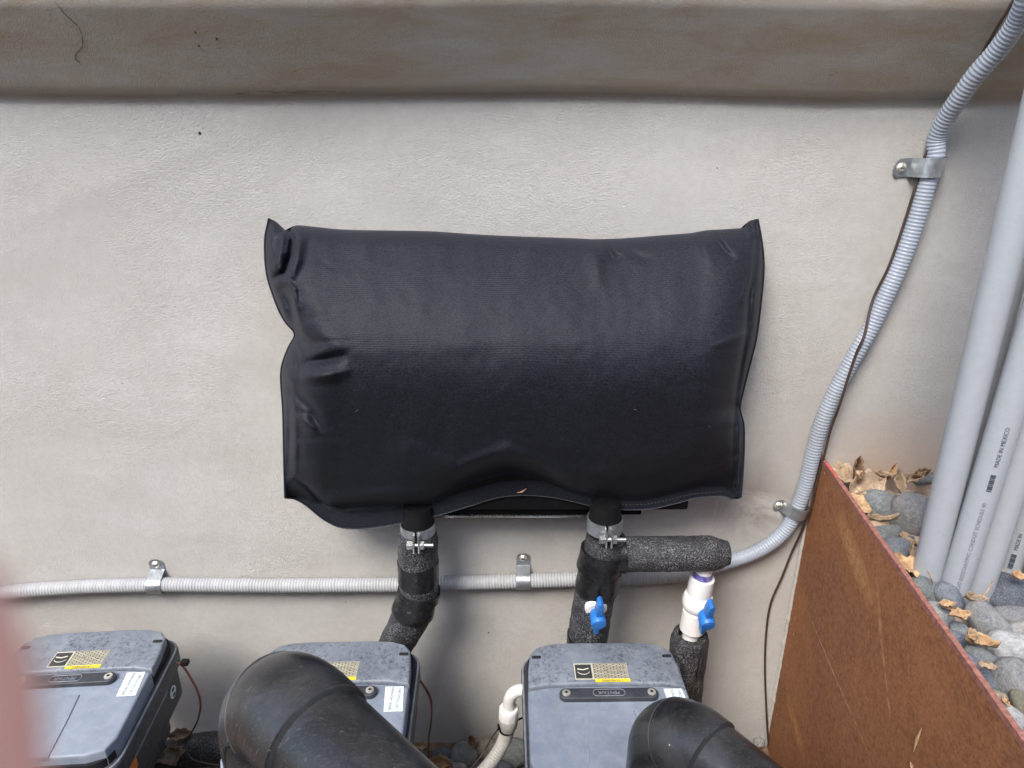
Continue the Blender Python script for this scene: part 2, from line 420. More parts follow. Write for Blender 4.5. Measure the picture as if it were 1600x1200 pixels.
M = dict(
    stucco=m_stucco(), fabric=m_fabric(), foam=m_foam(), tape=m_tape(), rust=m_rust(), stone=m_stone(), soil=m_soil(), print=m_print(),
    abs=m_blackpipe(),
    rust_edge=m_plain('rust_edge', (0.26, 0.115, 0.09), 0.85, var=0.4, scale=160, bump=0.001, spec=0.2),
    red_paint=m_plain('red_paint', (0.5, 0.09, 0.08), 0.7, var=0.3, scale=160),
    pump_grey=m_pump('pump_panel_grey', (0.215, 0.25, 0.305), 0.35),
    pump_rear=m_pump('pump_rear_grey', (0.15, 0.172, 0.205), 0.7),
    pump_dark=m_plain('pump_dark', (0.035, 0.038, 0.046), 0.5, var=0.3, scale=50, dirt=(0.14, 0.14, 0.14)),
    pump_rim=m_plain('pump_rim', (0.20, 0.21, 0.23), 0.45, var=0.3, scale=70, dirt=(0.05, 0.05, 0.05)),
    seam=m_plain('seam_black', (0.008, 0.008, 0.009), 0.8),
    rubber=m_plain('rubber', (0.006, 0.006, 0.0065), 0.65, var=0.3, spec=0.2),
    galv=m_plain('galvanised', (0.44, 0.47, 0.49), 0.38, metal=0.85, var=0.25, scale=60, bump=0.0006),
    galv_bright=m_plain('zinc_bolt', (0.62, 0.64, 0.62), 0.28, metal=0.9, var=0.15, scale=80),
    screw=m_plain('screw', (0.66, 0.63, 0.56), 0.35, metal=0.7, var=0.3, scale=150),
    conduit=m_plain('grey_flex', (0.31, 0.345, 0.40), 0.42, var=0.08, scale=20, dirt=(0.25, 0.25, 0.24)),
    conduit_low=m_plain('pale_flex', (0.37, 0.375, 0.38), 0.45, var=0.08, scale=20, dirt=(0.3, 0.28, 0.25)),
    conduit_beige=m_plain('beige_flex', (0.42, 0.40, 0.36), 0.55, var=0.12, scale=60, dirt=(0.2, 0.18, 0.15)),
    pvc=m_plain('grey_pvc', (0.33, 0.352, 0.378), 0.34, var=0.04, scale=90),
    white=m_plain('white_pvc', (0.75, 0.73, 0.70), 0.35, var=0.05, scale=30, dirt=(0.45, 0.4, 0.34), dirt_amt=0.3),
    purple=m_plain('purple_primer', (0.09, 0.07, 0.28), 0.4, var=0.5, scale=90, dirt=(0.6, 0.6, 0.65), dirt_amt=0.8),
    blue=m_plain('blue_plastic', (0.02, 0.155, 0.48), 0.4, var=0.12, scale=60),
    wire=m_plain('brown_wire', (0.05, 0.028, 0.022), 0.5, var=0.4, scale=60),
    redwire=m_plain('red_wire', (0.17, 0.05, 0.04), 0.5, var=0.5, scale=30),
    yellow=m_plain('yellow_strip', (0.75, 0.55, 0.03), 0.5, var=0.1, scale=60),
    orange=m_plain('orange_tag', (0.75, 0.2, 0.03), 0.5, var=0.15, scale=60),
    label=m_plain('white_label', (0.68, 0.76, 0.76), 0.5, var=0.08, scale=60),
    sticker=m_plain('black_sticker', (0.035, 0.035, 0.037), 0.5, var=0.2, scale=60),
    cream=m_plain('cream_line', (0.5, 0.48, 0.36), 0.5, var=0.1, scale=60),
    ink=m_plain('ink', (0.05, 0.07, 0.09), 0.6),
    paleink=m_plain('pale_ink', (0.16, 0.175, 0.19), 0.6),
    thread=m_plain('thread', (0.10, 0.10, 0.105), 0.7, var=0.4, scale=300),
    crack=m_plain('crack', (0.05, 0.04, 0.03), 0.9),
    moss=m_plain('mossy_plastic', (0.10, 0.10, 0.035), 0.6, var=0.8, scale=110),
    leaf_a=m_leaf('leaf_tan', (0.25, 0.17, 0.105), (0.45, 0.34, 0.235)),
    leaf_b=m_leaf('leaf_orange', (0.33, 0.20, 0.10), (0.52, 0.36, 0.21)),
    leaf_c=m_leaf('leaf_brown', (0.12, 0.07, 0.04), (0.28, 0.17, 0.10)),
    wood=m_plain('dark_timber', (0.10, 0.075, 0.055), 0.8, var=0.4, scale=12, bump=0.001),
    skin=None,
)
gs = NG('skin'); ns = gs.noise(40, 4, 0.6)
M['skin'] = gs.out(gs.mix(ns, (0.82, 0.44, 0.36), (0.88, 0.52, 0.44)), 0.5, spec=0.4, Subsurface_Weight=0.15)

# ------------------------------------------------------------------ stucco wall with the ledge on top
def build_wall():
    xs = list(np.arange(-1.5, 1.35, 0.012)); xs = [-4.0, -2.5] + xs + [2.0, 3.5]
    prof = [(0.0, z) for z in np.arange(-0.12, 1.226, 0.012)]
    prof = [(0.0, -0.5)] + prof
    for k in range(1, 9):          # soft cove where the ledge starts
        a = k / 8; prof.append((-0.013 * a * a, 1.230 + 0.014 * a))
    y, z = prof[-1]
    prof += [(y - 0.0085 * k, z + 0.011 * k) for k in range(1, 11)]
    y, z = prof[-1]
    prof += [(y, z + 0.02), (y, z + 0.5), (y, 2.6), (0.3, 2.6), (0.3, -0.5)]
    mb = MB(); vs = []; n = len(prof)
    for x in xs:
        for i, (y, z) in enumerate(prof):
            d = 0
            if i < n - 4 and -1.6 < x < 1.5:
                d = 0.010 * mn.noise(Vector((x * 1.7, 1.3, z * 2.0))) + 0.0010 * mn.noise(Vector((x * 7, 4, z * 9)))
                d += 0.0025 * mn.noise(Vector((x * 3.5 + z * 2, 9, z * 3.5)))
                if x < -0.2 and z > 0.9 and z < 1.24: d -= 0.0016 * math.exp(-((z - (1.085 + (x + 0.70) * 0.36)) / 0.012) ** 2) * (1 - min(1, abs(x + 0.5) / 0.4))
            vs.append((x, y + d, z + (d * 0.7 if z > 1.21 else 0)))
    fs = []
    for j in range(len(xs) - 1):
        for i in range(n):
            i2 = (i + 1) % n
            fs.append((j * n + i, (j + 1) * n + i, (j + 1) * n + i2, j * n + i2))
    fs.append(tuple(range(n))); fs.append(tuple((len(xs) - 1) * n + k for k in range(n - 1, -1, -1)))
    mb.add(vs, fs)
    me = mb.mesh('stucco_wall', M['stucco'], True, 60)
    o = link('stucco_wall', me)
    tag(o, 'beige stucco wall with a dark sloping ledge along its top', 'wall')
    return o
wall = build_wall()
from mathutils.bvhtree import BVHTree
_dg = bpy.context.evaluated_depsgraph_get(); _dg.update()
WT = BVHTree.FromPolygons([v.co.copy() for v in wall.data.vertices], [tuple(p.vertices) for p in wall.data.polygons])
def W(px, py, off=0.0):
    """point on the wall surface at that pixel, off metres in front of it"""
    r = ray(px, py).normalized(); h = WT.ray_cast(CAM, r)
    if h[0] is None: return P(px, py, Y=-off)
    nrm = h[1] if h[1].dot(r) < 0 else -h[1]
    return h[0] + nrm * off
# hairline cracks and a chip, children of the wall
def crack(pts, w=0.0009):
    q = [W(x, y, 0.0002) for x, y in pts]; q = cat_rom(q, 0.006)
    q = [p + Vector((random.uniform(-1, 1), 0, random.uniform(-1, 1))) * 0.0012 for p in q]
    MB().sweep(q, [w * random.uniform(0.4, 1.2) for _ in q], 5).build('crack', M['crack'], wall)
crack([(85, 0), (100, 20), (120, 37), (128, 55), (126, 75), (117, 90), (124, 97)], 0.0004)
crack([(370, 146), (400, 143), (440, 144), (480, 142), (540, 143)], 0.0004)
for x, y, r_ in ((312, 208, 0.0028), (763, 988, 0.0016), (338, 60, 0.002), (305, 50, 0.0014), (310, 71, 0.0016), (1120, 262, 0.001), (540, 940, 0.001)):
    q = W(x, y, 0.0); MB().sweep([q + Vector((0, 0.001, 0)), q + Vector((0.0006, -0.0012, -0.001))], [r_, r_ * 0.6], 7).build('chip', M['crack'], wall)

# ------------------------------------------------------------------ ground
def ground():
    n = 60; vs = []; fs = []
    for j in range(n + 1):
        for i in range(n + 1):
            x = -12 + 24 * i / n; y = 0.25 - 12.0 * (j / n) ** 1.5
            vs.append((x, y, -0.02 + 0.004 * mn.noise(Vector((x * 3, y * 3, 0)))))
    for j in range(n):
        for i in range(n):
            a = j * (n + 1) + i; fs.append((a, a + 1, a + n + 2, a + n + 1))
    o = MB().add(vs, fs).build('ground', M['soil']); tag(o, kind='structure'); return o
gnd = ground()

opp = thing('unseen_fence', 'unseen dark timber board fence added behind the camera to block low light', 'fence', (-0.3, -2.4, 0))  # out of view; added to hold back low light from behind the camera
for k_ in range(58):
    MB().box((-4.6 + k_ * 0.15, -2.4 + 0.006 * (k_ % 2), 0.98), (0.071, 0.012, 1.0 + random.uniform(-.004, .004)), bev=0.003).build('board', M['wood'], opp)
# stones share a few meshes
def stone_mesh(seed, sub=3):
    bm = bmesh.new(); bmesh.ops.create_icosphere(bm, subdivisions=sub, radius=1)
    for v in bm.verts:
        p = v.co.copy(); s = Vector((seed * 3.1, seed * 1.7, 0))
        d = 0.20 * mn.noise(p * 0.8 + s) + 0.11 * mn.noise(p * 1.6 + s) + 0.02 * mn.noise(p * 5 + s)
        e = (abs(p.x) ** 2.5 + abs(p.y) ** 2.5 + abs(p.z) ** 2.5) ** (1 / 2.5)
        v.co = p / e * 1.0 * (1 + d)
    me = bpy.data.meshes.new('stone'); bm.to_mesh(me); bm.free(); me.shade_smooth(); me.materials.append(M['stone']); return me
SM = [stone_mesh(i) for i in range(9)]; SL = [stone_mesh(i + 20, 2) for i in range(6)]
CR = Vector((1, 0, 0)); CU = Vector((0, SP, CP)); CF = Vector((0, CP, -SP))
TINT = dict(g=(0.25, 0.275, 0.27), b=(0.20, 0.225, 0.265), l=(0.55, 0.55, 0.54), w=(0.66, 0.63, 0.58), t=(0.50, 0.41, 0.29), o=(0.30, 0.27, 0.16), d=(0.11, 0.13, 0.17), m=(0.42, 0.415, 0.405))
def put_stone(parent, c, ax, M3, tint, fine=True):
    o = bpy.data.objects.new('stone', random.choice(SM if fine else SL)); COL.objects.link(o)
    o.parent = parent
    T = Matrix.Translation(c - Vector(parent.location)) @ M3.to_4x4() @ Matrix.Diagonal((*ax, 1))
    o.matrix_local = T; k = random.uniform(0.65, 1.1)
    o.color = (*[min(1, x * k) for x in TINT[tint]], 1); return o
def px_stone(parent, px, py, a, b, ang, tint, Z):
    c = P(px, py, Z=Z); s = mpp(px, py, Z=Z)
    al = R(-ang); ux = CR * math.cos(al) + CU * math.sin(al); uy = -CR * math.sin(al) + CU * math.cos(al)
    uz = ux.cross(uy)
    M3 = Matrix((ux, uy, uz)).transposed()
    return put_stone(parent, c, (a * s, b * s, min(a, b) * s * 0.95), M3, tint)

# ------------------------------------------------------------------ raised bed of stones
BZ = 0.60
bed = MB()
nb = 40; vs = []; fs = []
for j in range(nb + 1):
    for i in range(nb + 1):
        y = 0.006 - 1.75 * j / nb; x = 0.5415 + 0.067 * y + 1.6 * i / nb
        vs.append((x, y, BZ - 0.01 + 0.008 * mn.noise(Vector((x * 9, y * 9, 0)))))
for j in range(nb):
    for i in range(nb):
        a = j * (nb + 1) + i; fs.append((a, a + 1, a + nb + 2, a + nb + 1))
bed.add(vs, fs)
bedo = bed.build('raised_bed_ground', m_plain('sandy_plaster', (0.42, 0.31, 0.22), 0.95, var=0.45, scale=60, bump=0.002, dirt=(0.12, 0.08, 0.05), dirt_amt=0.8)); tag(bedo, kind='structure')

stones = [(1374, 787, 27, 24, 5, 'g'), (1423, 803, 29, 37, 0, 'm'), (1348, 806, 10, 10, 0, 'b'), (1382, 835, 26, 15, -12, 'g'),
          (1400, 862, 21, 23, 0, 'b'), (1446, 923, 27, 20, 35, 'g'), (1482, 934, 19, 30, -28, 'b'), (1462, 965, 28, 22, 32, 'm'),
          (1497, 987, 16, 14, 20, 'g'), (1490, 1003, 33, 17, 22, 'b'), (1541, 973, 37, 24, 50, 'm'), (1580, 962, 30, 17, 0, 'm'),
          (1577, 928, 30, 29, 20, 'd'), (1571, 899, 17, 14, 0, 't'), (1578, 1013, 32, 27, 0, 'l'), (1595, 984, 20, 13, 0, 'w'), (1572, 985, 9, 8, 0, 'g'),
          (1533, 1032, 28, 19, 35, 'g'), (1522, 1057, 44, 23, 50, 'b'), (1583, 1067, 30, 44, 12, 'm'), (1597, 1102, 15, 26, -25, 'o'),
          (1574, 1120, 33, 18, 38, 'l'), (1557, 1115, 14, 28, -38, 'g'), (1557, 1092, 14, 13, 0, 't'), (1590, 1160, 26, 19, 15, 'g'), (1602, 1186, 18, 14, 20, 'w'),
          (1422, 843, 6, 6, 0, 'b'), (1440, 745, 20, 14, 0, 'g'), (1620, 930, 26, 24, 0, 'm'), (1630, 1020, 30, 24, 0, 'g'), (1640, 1120, 30, 24, 0, 'b')]
BED_PTS = []
for s in stones:
    px_stone(bedo, *s, BZ + 0.012); q = P(s[0], s[1], Z=BZ + 0.012); BED_PTS.append((q.x, q.y, max(s[2], s[3]) * mpp(s[0], s[1], Z=BZ)))
k = 0
for t_ in range(6000):
    if k > 190: break
    x = random.uniform(0.55, 1.5); y = random.uniform(-1.2, -0.03); r_ = random.uniform(0.018, 0.034)
    low = any(math.hypot(x - a, y - b) < (c + r_) * 0.9 for a, b, c in BED_PTS)
    if low and random.random() > 0.1: continue
    if x < 0.55 + r_ and y > -0.1: continue
    z = BZ - 0.018 if low else BZ + 0.008
    if x > 0.62 and y > -0.09: z = BZ + 0.005
    edge = 0.5285 + y * 0.067
    if x - r_ * 1.25 < edge: continue
    Mr = Matrix.Rotation(random.uniform(0, 6.28), 3, 'Z') @ Matrix.Rotation(random.uniform(-0.3, 0.3), 3, 'X')
    put_stone(bedo, Vector((x, y, z)), (r_ * 1.15, r_ * 0.95, r_ * 0.7), Mr, random.choice('gbmmlmtwd'), False)
    if not low: BED_PTS.append((x, y, r_ * 0.8))
    k += 1

# pebbles at the wall foot between the pumps
for s in ((692, 1179, 17, 9, 2, 'b'), (725, 1180, 21, 18, 0, 'g'), (762, 1170, 18, 15, 20, 't'), (801, 1178, 24, 23, 0, 'g'), (700, 1196, 12, 9, 0, 'm'),
          (715, 1205, 16, 11, 0, 'l'), (660, 1180, 12, 8, 0, 'g'), (1186, 1160, 8, 8, 0, 'w'), (1180, 1185, 14, 9, 0, 'g'), (780, 1200, 20, 12, 0, 'd'), (1150, 1170, 16, 10, 0, 'g')):
    px_stone(gnd, *s, 0.0)
for t_ in range(230):
    x = random.uniform(-0.9, 0.5); y = random.uniform(-0.9, -0.03); r_ = random.uniform(0.014, 0.03)
    Mr = Matrix.Rotation(random.uniform(0, 6.28), 3, 'Z')
    put_stone(gnd, Vector((x, y, -0.022)), (r_ * 1.15, r_ * 0.95, r_ * 0.7), Mr, random.choice('gbbmmlt'), False)

# ------------------------------------------------------------------ rusty steel edging
A = Vector((0.534, 0.004)); Bv = Vector((0.494, -0.594)); dr = (Bv - A).normalized()
st = thing('steel_edging', 'large rusty brown steel plate holding back the raised stone bed', 'steel panel', (0.52, -0.5, 0))
nrm = Vector((-dr.y, dr.x)); nrm = nrm if nrm.x > 0 else -nrm
def plate(z0, z1, th, name, mat, off=0.0, l0=0.0, l1=1.7, rough=0.0):
    vs = []; fs = []; nseg = 240
    for i in range(nseg + 1):
        q = A + dr * (l0 + (l1 - l0) * i / nseg); bow = 0.0016 * mn.noise(Vector((i * 0.05, 3, 0)))
        zz = z1 + rough * mn.noise(Vector((i * 0.9, 8, 0)))
        a = q + nrm * (off + bow + rough * 0.6 * mn.noise(Vector((i * 0.7, 2, 0)))); b = q + nrm * (off + th + bow)
        vs += [(a.x, a.y, z0), (a.x, a.y, zz), (b.x, b.y, zz), (b.x, b.y, z0)]
    for i in range(nseg):
        for k in range(4):
            k2 = (k + 1) % 4; fs.append((i * 4 + k, i * 4 + k2, i * 4 + 4 + k2, i * 4 + 4 + k))
    fs += [(0, 1, 2, 3), tuple(nseg * 4 + k for k in (3, 2, 1, 0))]
    return MB().add(vs, fs).build(name, mat, st, smooth=False)
plate(-0.15, 0.655, 0.006, 'plate', M['rust'])
plate(0.655, 0.6632, 0.0066, 'cut_edge', M['rust_edge'], -0.0004, rough=0.0011)
plate(0.6634, 0.6640, 0.004, 'red_paint_mark', M['red_paint'], 0.001, 0.035, 0.085)
# bead of mortar where plate meets wall
q = []
for i in range(120):
    z = -0.05 + 0.68 * i / 119; q.append(Vector((A.x - 0.002 + 0.001 * random.uniform(-1, 1), -0.002, z)))
MB().sweep(q, [0.003 + 0.0022 * abs(mn.noise(Vector((i * 0.8, 0, 0)))) * (1 if i % 9 else 1.8) for i in range(120)], 7).build('mortar_bead', M['stucco'], st)
# splinter of bright metal scratched on the face
for (a, b) in (((1433, 1137), (1420, 1175)), ((1415, 1190), (1420, 1205))):
    pa = P(*a, X=0.497); pb = P(*b, X=0.497)
    pa.x = A.x + dr.x * ((pa.y - A.y) / dr.y) - 0.001; pb.x = A.x + dr.x * ((pb.y - A.y) / dr.y) - 0.001
    MB().sweep([pa, pa.lerp(pb, 0.5) + Vector((-0.0007, 0, 0.001)), pb], [0.0004, 0.0022, 0.0005], 6).build('splinter', M['leaf_b'], st)

# ------------------------------------------------------------------ black canvas cover
def interp(poly, n_or_t):
    """piecewise by arc length"""
    p = [Vector((x, y, 0)) for x, y in poly]; L = [0]
    for i in range(1, len(p)): L.append(L[-1] + (p[i] - p[i - 1]).length)
    d = n_or_t * L[-1]
    for i in range(len(p) - 1):
        if d <= L[i + 1] or i == len(p) - 2:
            f = (d - L[i]) / (L[i + 1] - L[i]); return p[i].lerp(p[i + 1], min(1, max(0, f)))
def smooth_poly(poly, it=1):
    for _ in range(it):
        q = [poly[0]]
        for i in range(len(poly) - 1):
            a, b = poly[i], poly[i + 1]
            if i > 0: q.append((a[0] * .8 + b[0] * .2, a[1] * .8 + b[1] * .2))
            if i < len(poly) - 2: q.append((a[0] * .2 + b[0] * .8, a[1] * .2 + b[1] * .8))
        q.append(poly[-1]); poly = q
    return poly
Lb = smooth_poly([(421, 341), (414, 372), (415, 410), (419, 437), (434, 480), (446, 503), (464, 521), (450, 545), (441, 570), (439, 591), (443, 640), (444, 700), (445, 746), (446, 777)], 2)
Rb = smooth_poly([(1183, 342), (1188, 366), (1192, 395), (1193, 418), (1191, 449), (1182, 527), (1172, 565), (1157, 625), (1155, 640), (1162, 663), (1162, 700), (1160, 741), (1157, 776)], 2)
Tb = smooth_poly([(421, 341), (433, 347), (445, 360), (452, 360), (460, 351), (490, 354), (535, 359), (600, 360), (674, 361), (740, 366), (800, 369), (898, 372), (929, 374), (981, 372), (1040, 367), (1084, 364), (1100, 360), (1113, 359), (1150, 357), (1163, 356), (1169, 345), (1183, 342)], 2)
Bb = smooth_poly([(446, 777), (460, 778), (477, 787), (505, 811), (531, 824), (565, 826), (621, 818), (647, 812), (690, 803), (715, 795), (742, 787), (765, 779), (790, 774), (820, 772), (860, 775), (895, 782), (925, 790), (960, 795), (1014, 795), (1058, 785), (1087, 776), (1131, 773), (1145, 780), (1157, 776)], 2)
def segd(x, y, poly):
    best = 1e9; tt = 0; n = len(poly) - 1
    for i in range(n):
        ax, ay = poly[i]; bx, by = poly[i + 1]; vx, vy = bx - ax, by - ay
        t = max(0, min(1, ((x - ax) * vx + (y - ay) * vy) / (vx * vx + vy * vy)))
        d = math.hypot(x - ax - vx * t, y - ay - vy * t)
        if d < best: best = d; tt = (i + t) / n
    return best, tt
# folds: polyline, half width in px, height in metres (+ towards the viewer), fade at the ends
FOLDS = [
    ([(451, 356), (457, 372), (454, 395), (444, 425), (424, 437)], 5, -0.022),
    ([(466, 356), (468, 380), (464, 405), (455, 430), (447, 440)], 9, 0.012),
    ([(428, 350), (424, 380), (428, 410)], 5, 0.006),
    ([(446, 350), (441, 380), (436, 405), (424, 425)], 5, 0.007),
    ([(440, 452), (449, 470), (456, 490), (463, 512)], 8, -0.024),
    ([(425, 441), (447, 440), (460, 452), (462, 475), (468, 500)], 5, 0.010),
    ([(464, 520), (470, 540), (478, 552)], 5, -0.008),
    ([(475, 568), (495, 564), (515, 560), (535, 556)], 9, -0.016),
    ([(468, 590), (490, 588), (515, 586), (540, 580)], 9, 0.009),
    ([(447, 575), (452, 588), (456, 600)], 7, 0.008),
    ([(462, 545), (466, 575), (468, 592)], 5, -0.009),
    ([(458, 605), (470, 622), (486, 640), (500, 668)], 10, -0.012),
    ([(462, 650), (478, 662), (496, 672)], 9, 0.008),
    ([(452, 640), (451, 700), (450, 745)], 4, -0.010),
    ([(459, 600), (462, 680), (461, 745)], 5, 0.006),
    ([(462, 747), (480, 760), (498, 780), (514, 794), (560, 790), (620, 788), (680, 795), (740, 790)], 5, -0.012),
    ([(520, 780), (600, 772), (700, 770)], 12, 0.008),
    ([(938, 372), (946, 385), (957, 402), (966, 404)], 7, -0.010),
    ([(924, 380), (930, 400), (936, 440)], 13, 0.006),
    ([(985, 392), (1002, 402), (1015, 404)], 8, -0.003),
    ([(1112, 358), (1120, 375), (1133, 393), (1144, 402)], 6, -0.009),
    ([(1095, 365), (1100, 385), (1112, 410)], 12, 0.004),
    ([(1168, 352), (1172, 358), (1176, 362)], 4, -0.010),
    ([(1183, 374), (1178, 420), (1172, 460), (1168, 520), (1158, 570), (1150, 620), (1148, 680), (1146, 760)], 5, -0.014),
    ([(1160, 470), (1172, 440), (1180, 400)], 6, 0.006),
    ([(1120, 540), (1150, 528), (1166, 520)], 8, 0.005),
    ([(1135, 640), (1150, 632), (1156, 628)], 9, -0.010),
    ([(640, 700), (715, 735), (790, 705), (860, 735), (960, 745)], 14, 0.008),
    ([(1040, 770), (1100, 755), (1140, 745)], 10, -0.006),
    ([(700, 362), (712, 380), (716, 410)], 16, -0.002),
    ([(560, 360), (570, 385), (566, 420)], 18, 0.0025),
    ([(820, 372), (830, 400), (822, 440)], 20, 0.0025),
]
def cover_off(x, y, dL, dR, dT, dB):
    side = (1 - (1 - min(dL / 85, 1)) ** 2.6) ** 0.62 * (1 - (1 - min(dR / 85, 1)) ** 2.6) ** 0.62
    top = (1 - (1 - min(dT / 270, 1)) ** 2.3)
    round_top = (1 - (1 - min(dT / 26, 1)) ** 2.5) ** 0.6
    bot = (1 - (1 - min(dB / 90, 1)) ** 2.2) ** 0.7
    o = side * (0.036 * round_top + 0.118 * top) * (0.45 + 0.55 * bot)
    # lower part falls back towards the wall
    s = max(0, (y - 520) / 260.0); o -= side * 0.125 * min(s, 1.2) ** 1.7
    # right end sags back
    rx = max(0, (x - 960) / 230.0); ry = max(0, min(1, (y - 400) / 200)); o -= side * 0.030 * rx ** 1.5 * ry
    # arch pulled in where the bottom is gathered
    ax = (x - 790) / 95.0
    if abs(ax) < 1.2:
        yb = 704 + 40 * ax * ax
        k_ = max(0, min(1, (y - yb) / 34)); k_ = k_ * k_ * (3 - 2 * k_)
        o -= 0.055 * k_ * max(0, 1 - abs(ax) / 1.2) ** 0.5
    for poly, wd, amp in FOLDS:
        bx0 = min(p[0] for p in poly) - 3 * wd; bx1 = max(p[0] for p in poly) + 3 * wd
        if x < bx0 or x > bx1: continue
        by0 = min(p[1] for p in poly) - 3 * wd; by1 = max(p[1] for p in poly) + 3 * wd
        if y < by0 or y > by1: continue
        d, t = segd(x, y, poly); o += 1.25 * amp * math.exp(-(d / (wd * 0.88)) ** 2) * (0.45 + 0.55 * math.sin(math.pi * min(1, max(0, t))))
    o += 0.0022 * mn.noise(Vector((x / 60, y / 80, 1))) * min(1, dT / 30)
    o += 0.0008 * mn.noise(Vector((x / 18, y / 22, 5)))
    nr = 0.6 * math.exp(-dL / 45) + 0.22 * math.exp(-dR / 45) + 0.2 * math.exp(-dB / 50)
    o -= 0.011 * nr * max(0, 1 - 5 * abs(mn.noise(Vector((x / 75 + 3, y / 38, 2))))) * min(1, min(dL, dR) / 14)
    o += 0.005 * nr * mn.noise(Vector((x / 30, y / 17, 8))) * min(1, min(dL, dR) / 10)
    return o
def build_cover():
    NU, NV = 300, 190
    Lp = [interp(Lb, j / NV) for j in range(NV + 1)]; Rp = [interp(Rb, j / NV) for j in range(NV + 1)]
    Tp = [interp(Tb, i / NU) for i in range(NU + 1)]; Bp = [interp(Bb, i / NU) for i in range(NU + 1)]
    c00, c10, c01, c11 = Tp[0], Tp[-1], Bp[0], Bp[-1]
    root = thing('equipment_cover', 'bulging black canvas cover tied over equipment on the wall', 'cover', P(800, 780, Y=-0.1))
    vf = []; vb = []
    for j in range(NV + 1):
        v = j / NV
        for i in range(NU + 1):
            u = i / NU
            q = (1 - u) * Lp[j] + u * Rp[j] + (1 - v) * Tp[i] + v * Bp[i] - ((1 - u) * (1 - v) * c00 + u * (1 - v) * c10 + (1 - u) * v * c01 + u * v * c11)
            x, y = q.x, q.y
            dL = (q - Lp[j]).length; dR = (Rp[j] - q).length; dT = (q - Tp[i]).length; dB = (Bp[i] - q).length
            yb = -(0.045 + 0.075 * v)
            o = cover_off(x, y, dL, dR, dT, dB) if 0 < i < NU and j > 0 else 0
            vf.append(P(x, y, Y=yb - max(o, -0.02)))
            if i % 6 == 0 and j % 5 == 0:
                inset = 0.0 if (i == 0 or i == NU or j == 0) else 0.028
                vb.append(P(x, y, Y=yb + inset if j else yb))
    fs = []; W1 = NU + 1
    for j in range(NV):
        for i in range(NU): a = j * W1 + i; fs.append((a, a + W1, a + W1 + 1, a + 1))
    f = MB().add(vf, fs).build('front_panel', M['fabric'], root, angle=180)
    f.modifiers.new('thick', 'SOLIDIFY').thickness = 0.0012
    nb_ = NU // 6 + 1; fs = []
    for j in range(NV // 5):
        for i in range(NU // 6): a = j * nb_ + i; fs.append((a, a + 1, a + nb_ + 1, a + nb_))
    MB().add(vb, fs).build('back_panel', M['fabric'], root, angle=180)
    def vert(i, j): return vf[j * W1 + i]
    # bound edges: bottom hem, side seams, stitches
    hem = [vert(i, NV) + Vector((0, -0.0012, 0.0)) for i in range(NU + 1)]
    MB().sweep(hem, 0.0016, 8).build('hem', M['fabric'], root)
    for i0, nm in ((0, 'side_seam'), (NU, 'side_seam')):
        s = [vert(i0, j) + Vector((0, -0.001, 0)) for j in range(0, NV + 1)]
        MB().sweep(s, 0.0019, 8).build(nm, M['fabric'], root)
    MB().sweep([p + Vector((0, -0.0022, 0)) for p in hem], 0.00035, 5).build('stitching', M['thread'], root)
    # second stitch line, dashed
    from mathutils.bvhtree import BVHTree as _B
    tr = _B.FromPolygons(vf, f_ := [(j * W1 + i, (j + 1) * W1 + i, (j + 1) * W1 + i + 1, j * W1 + i + 1) for j in range(NV) for i in range(NU)])
    def on(px, py, off=0.0006):
        r = ray(px, py).normalized(); h = tr.ray_cast(CAM, r); return h[0] - r * off if h[0] else None
    lines = [[(446, 745), (459, 745), (470, 750), (483, 760), (498, 780), (513, 794), (540, 791), (570, 789)],
             [(423, 352), (422, 372), (423, 395)], [(448, 650), (450, 700), (450, 744)], [(443, 590), (446, 620), (448, 650)],
             [(1188, 420), (1186, 470), (1178, 530), (1168, 575)], [(1157, 680), (1156, 720), (1152, 765)],
             [(960, 788), (1010, 788), (1050, 780), (1080, 772), (1130, 768)]]
    for ln in lines:
        mb = MB(); p3 = [on(*interp(ln, k / 60)[:2]) for k in range(61)]
        for a, b in zip(p3[::2], p3[1::2]):
            if a and b and (a - b).length < 0.01: mb.sweep([a, b], 0.0003, 4)
        if mb.v: mb.build('stitching', M['thread'], root)
    # lint and dust flecks stuck on the canvas
    for x, y in ((878, 687), (518, 671), (524, 766), (700, 368), (990, 640), (1107, 666), (560, 640)):
        p = on(x, y, 0.0003); q_ = on(x + random.uniform(-7, 7), y + random.uniform(-4, 4), 0.0003)
        if p and q_: MB().sweep([p, q_], 0.00025, 4).build('lint', M['thread'], root)
    return root
cover = build_cover()
p = P(815, 757, Y=-0.115)
sc_ = MB().sweep([p + Vector((-0.007, -0.02, -0.003)), p + Vector((0, -0.023, 0)), p + Vector((0.007, -0.02, 0.004))], [0.0004, 0.0014, 0.0004], 6).build('leaf_scrap', M['leaf_b'])
tag(sc_, 'tiny pale scrap of leaf caught under the middle of the black cover', 'leaf')

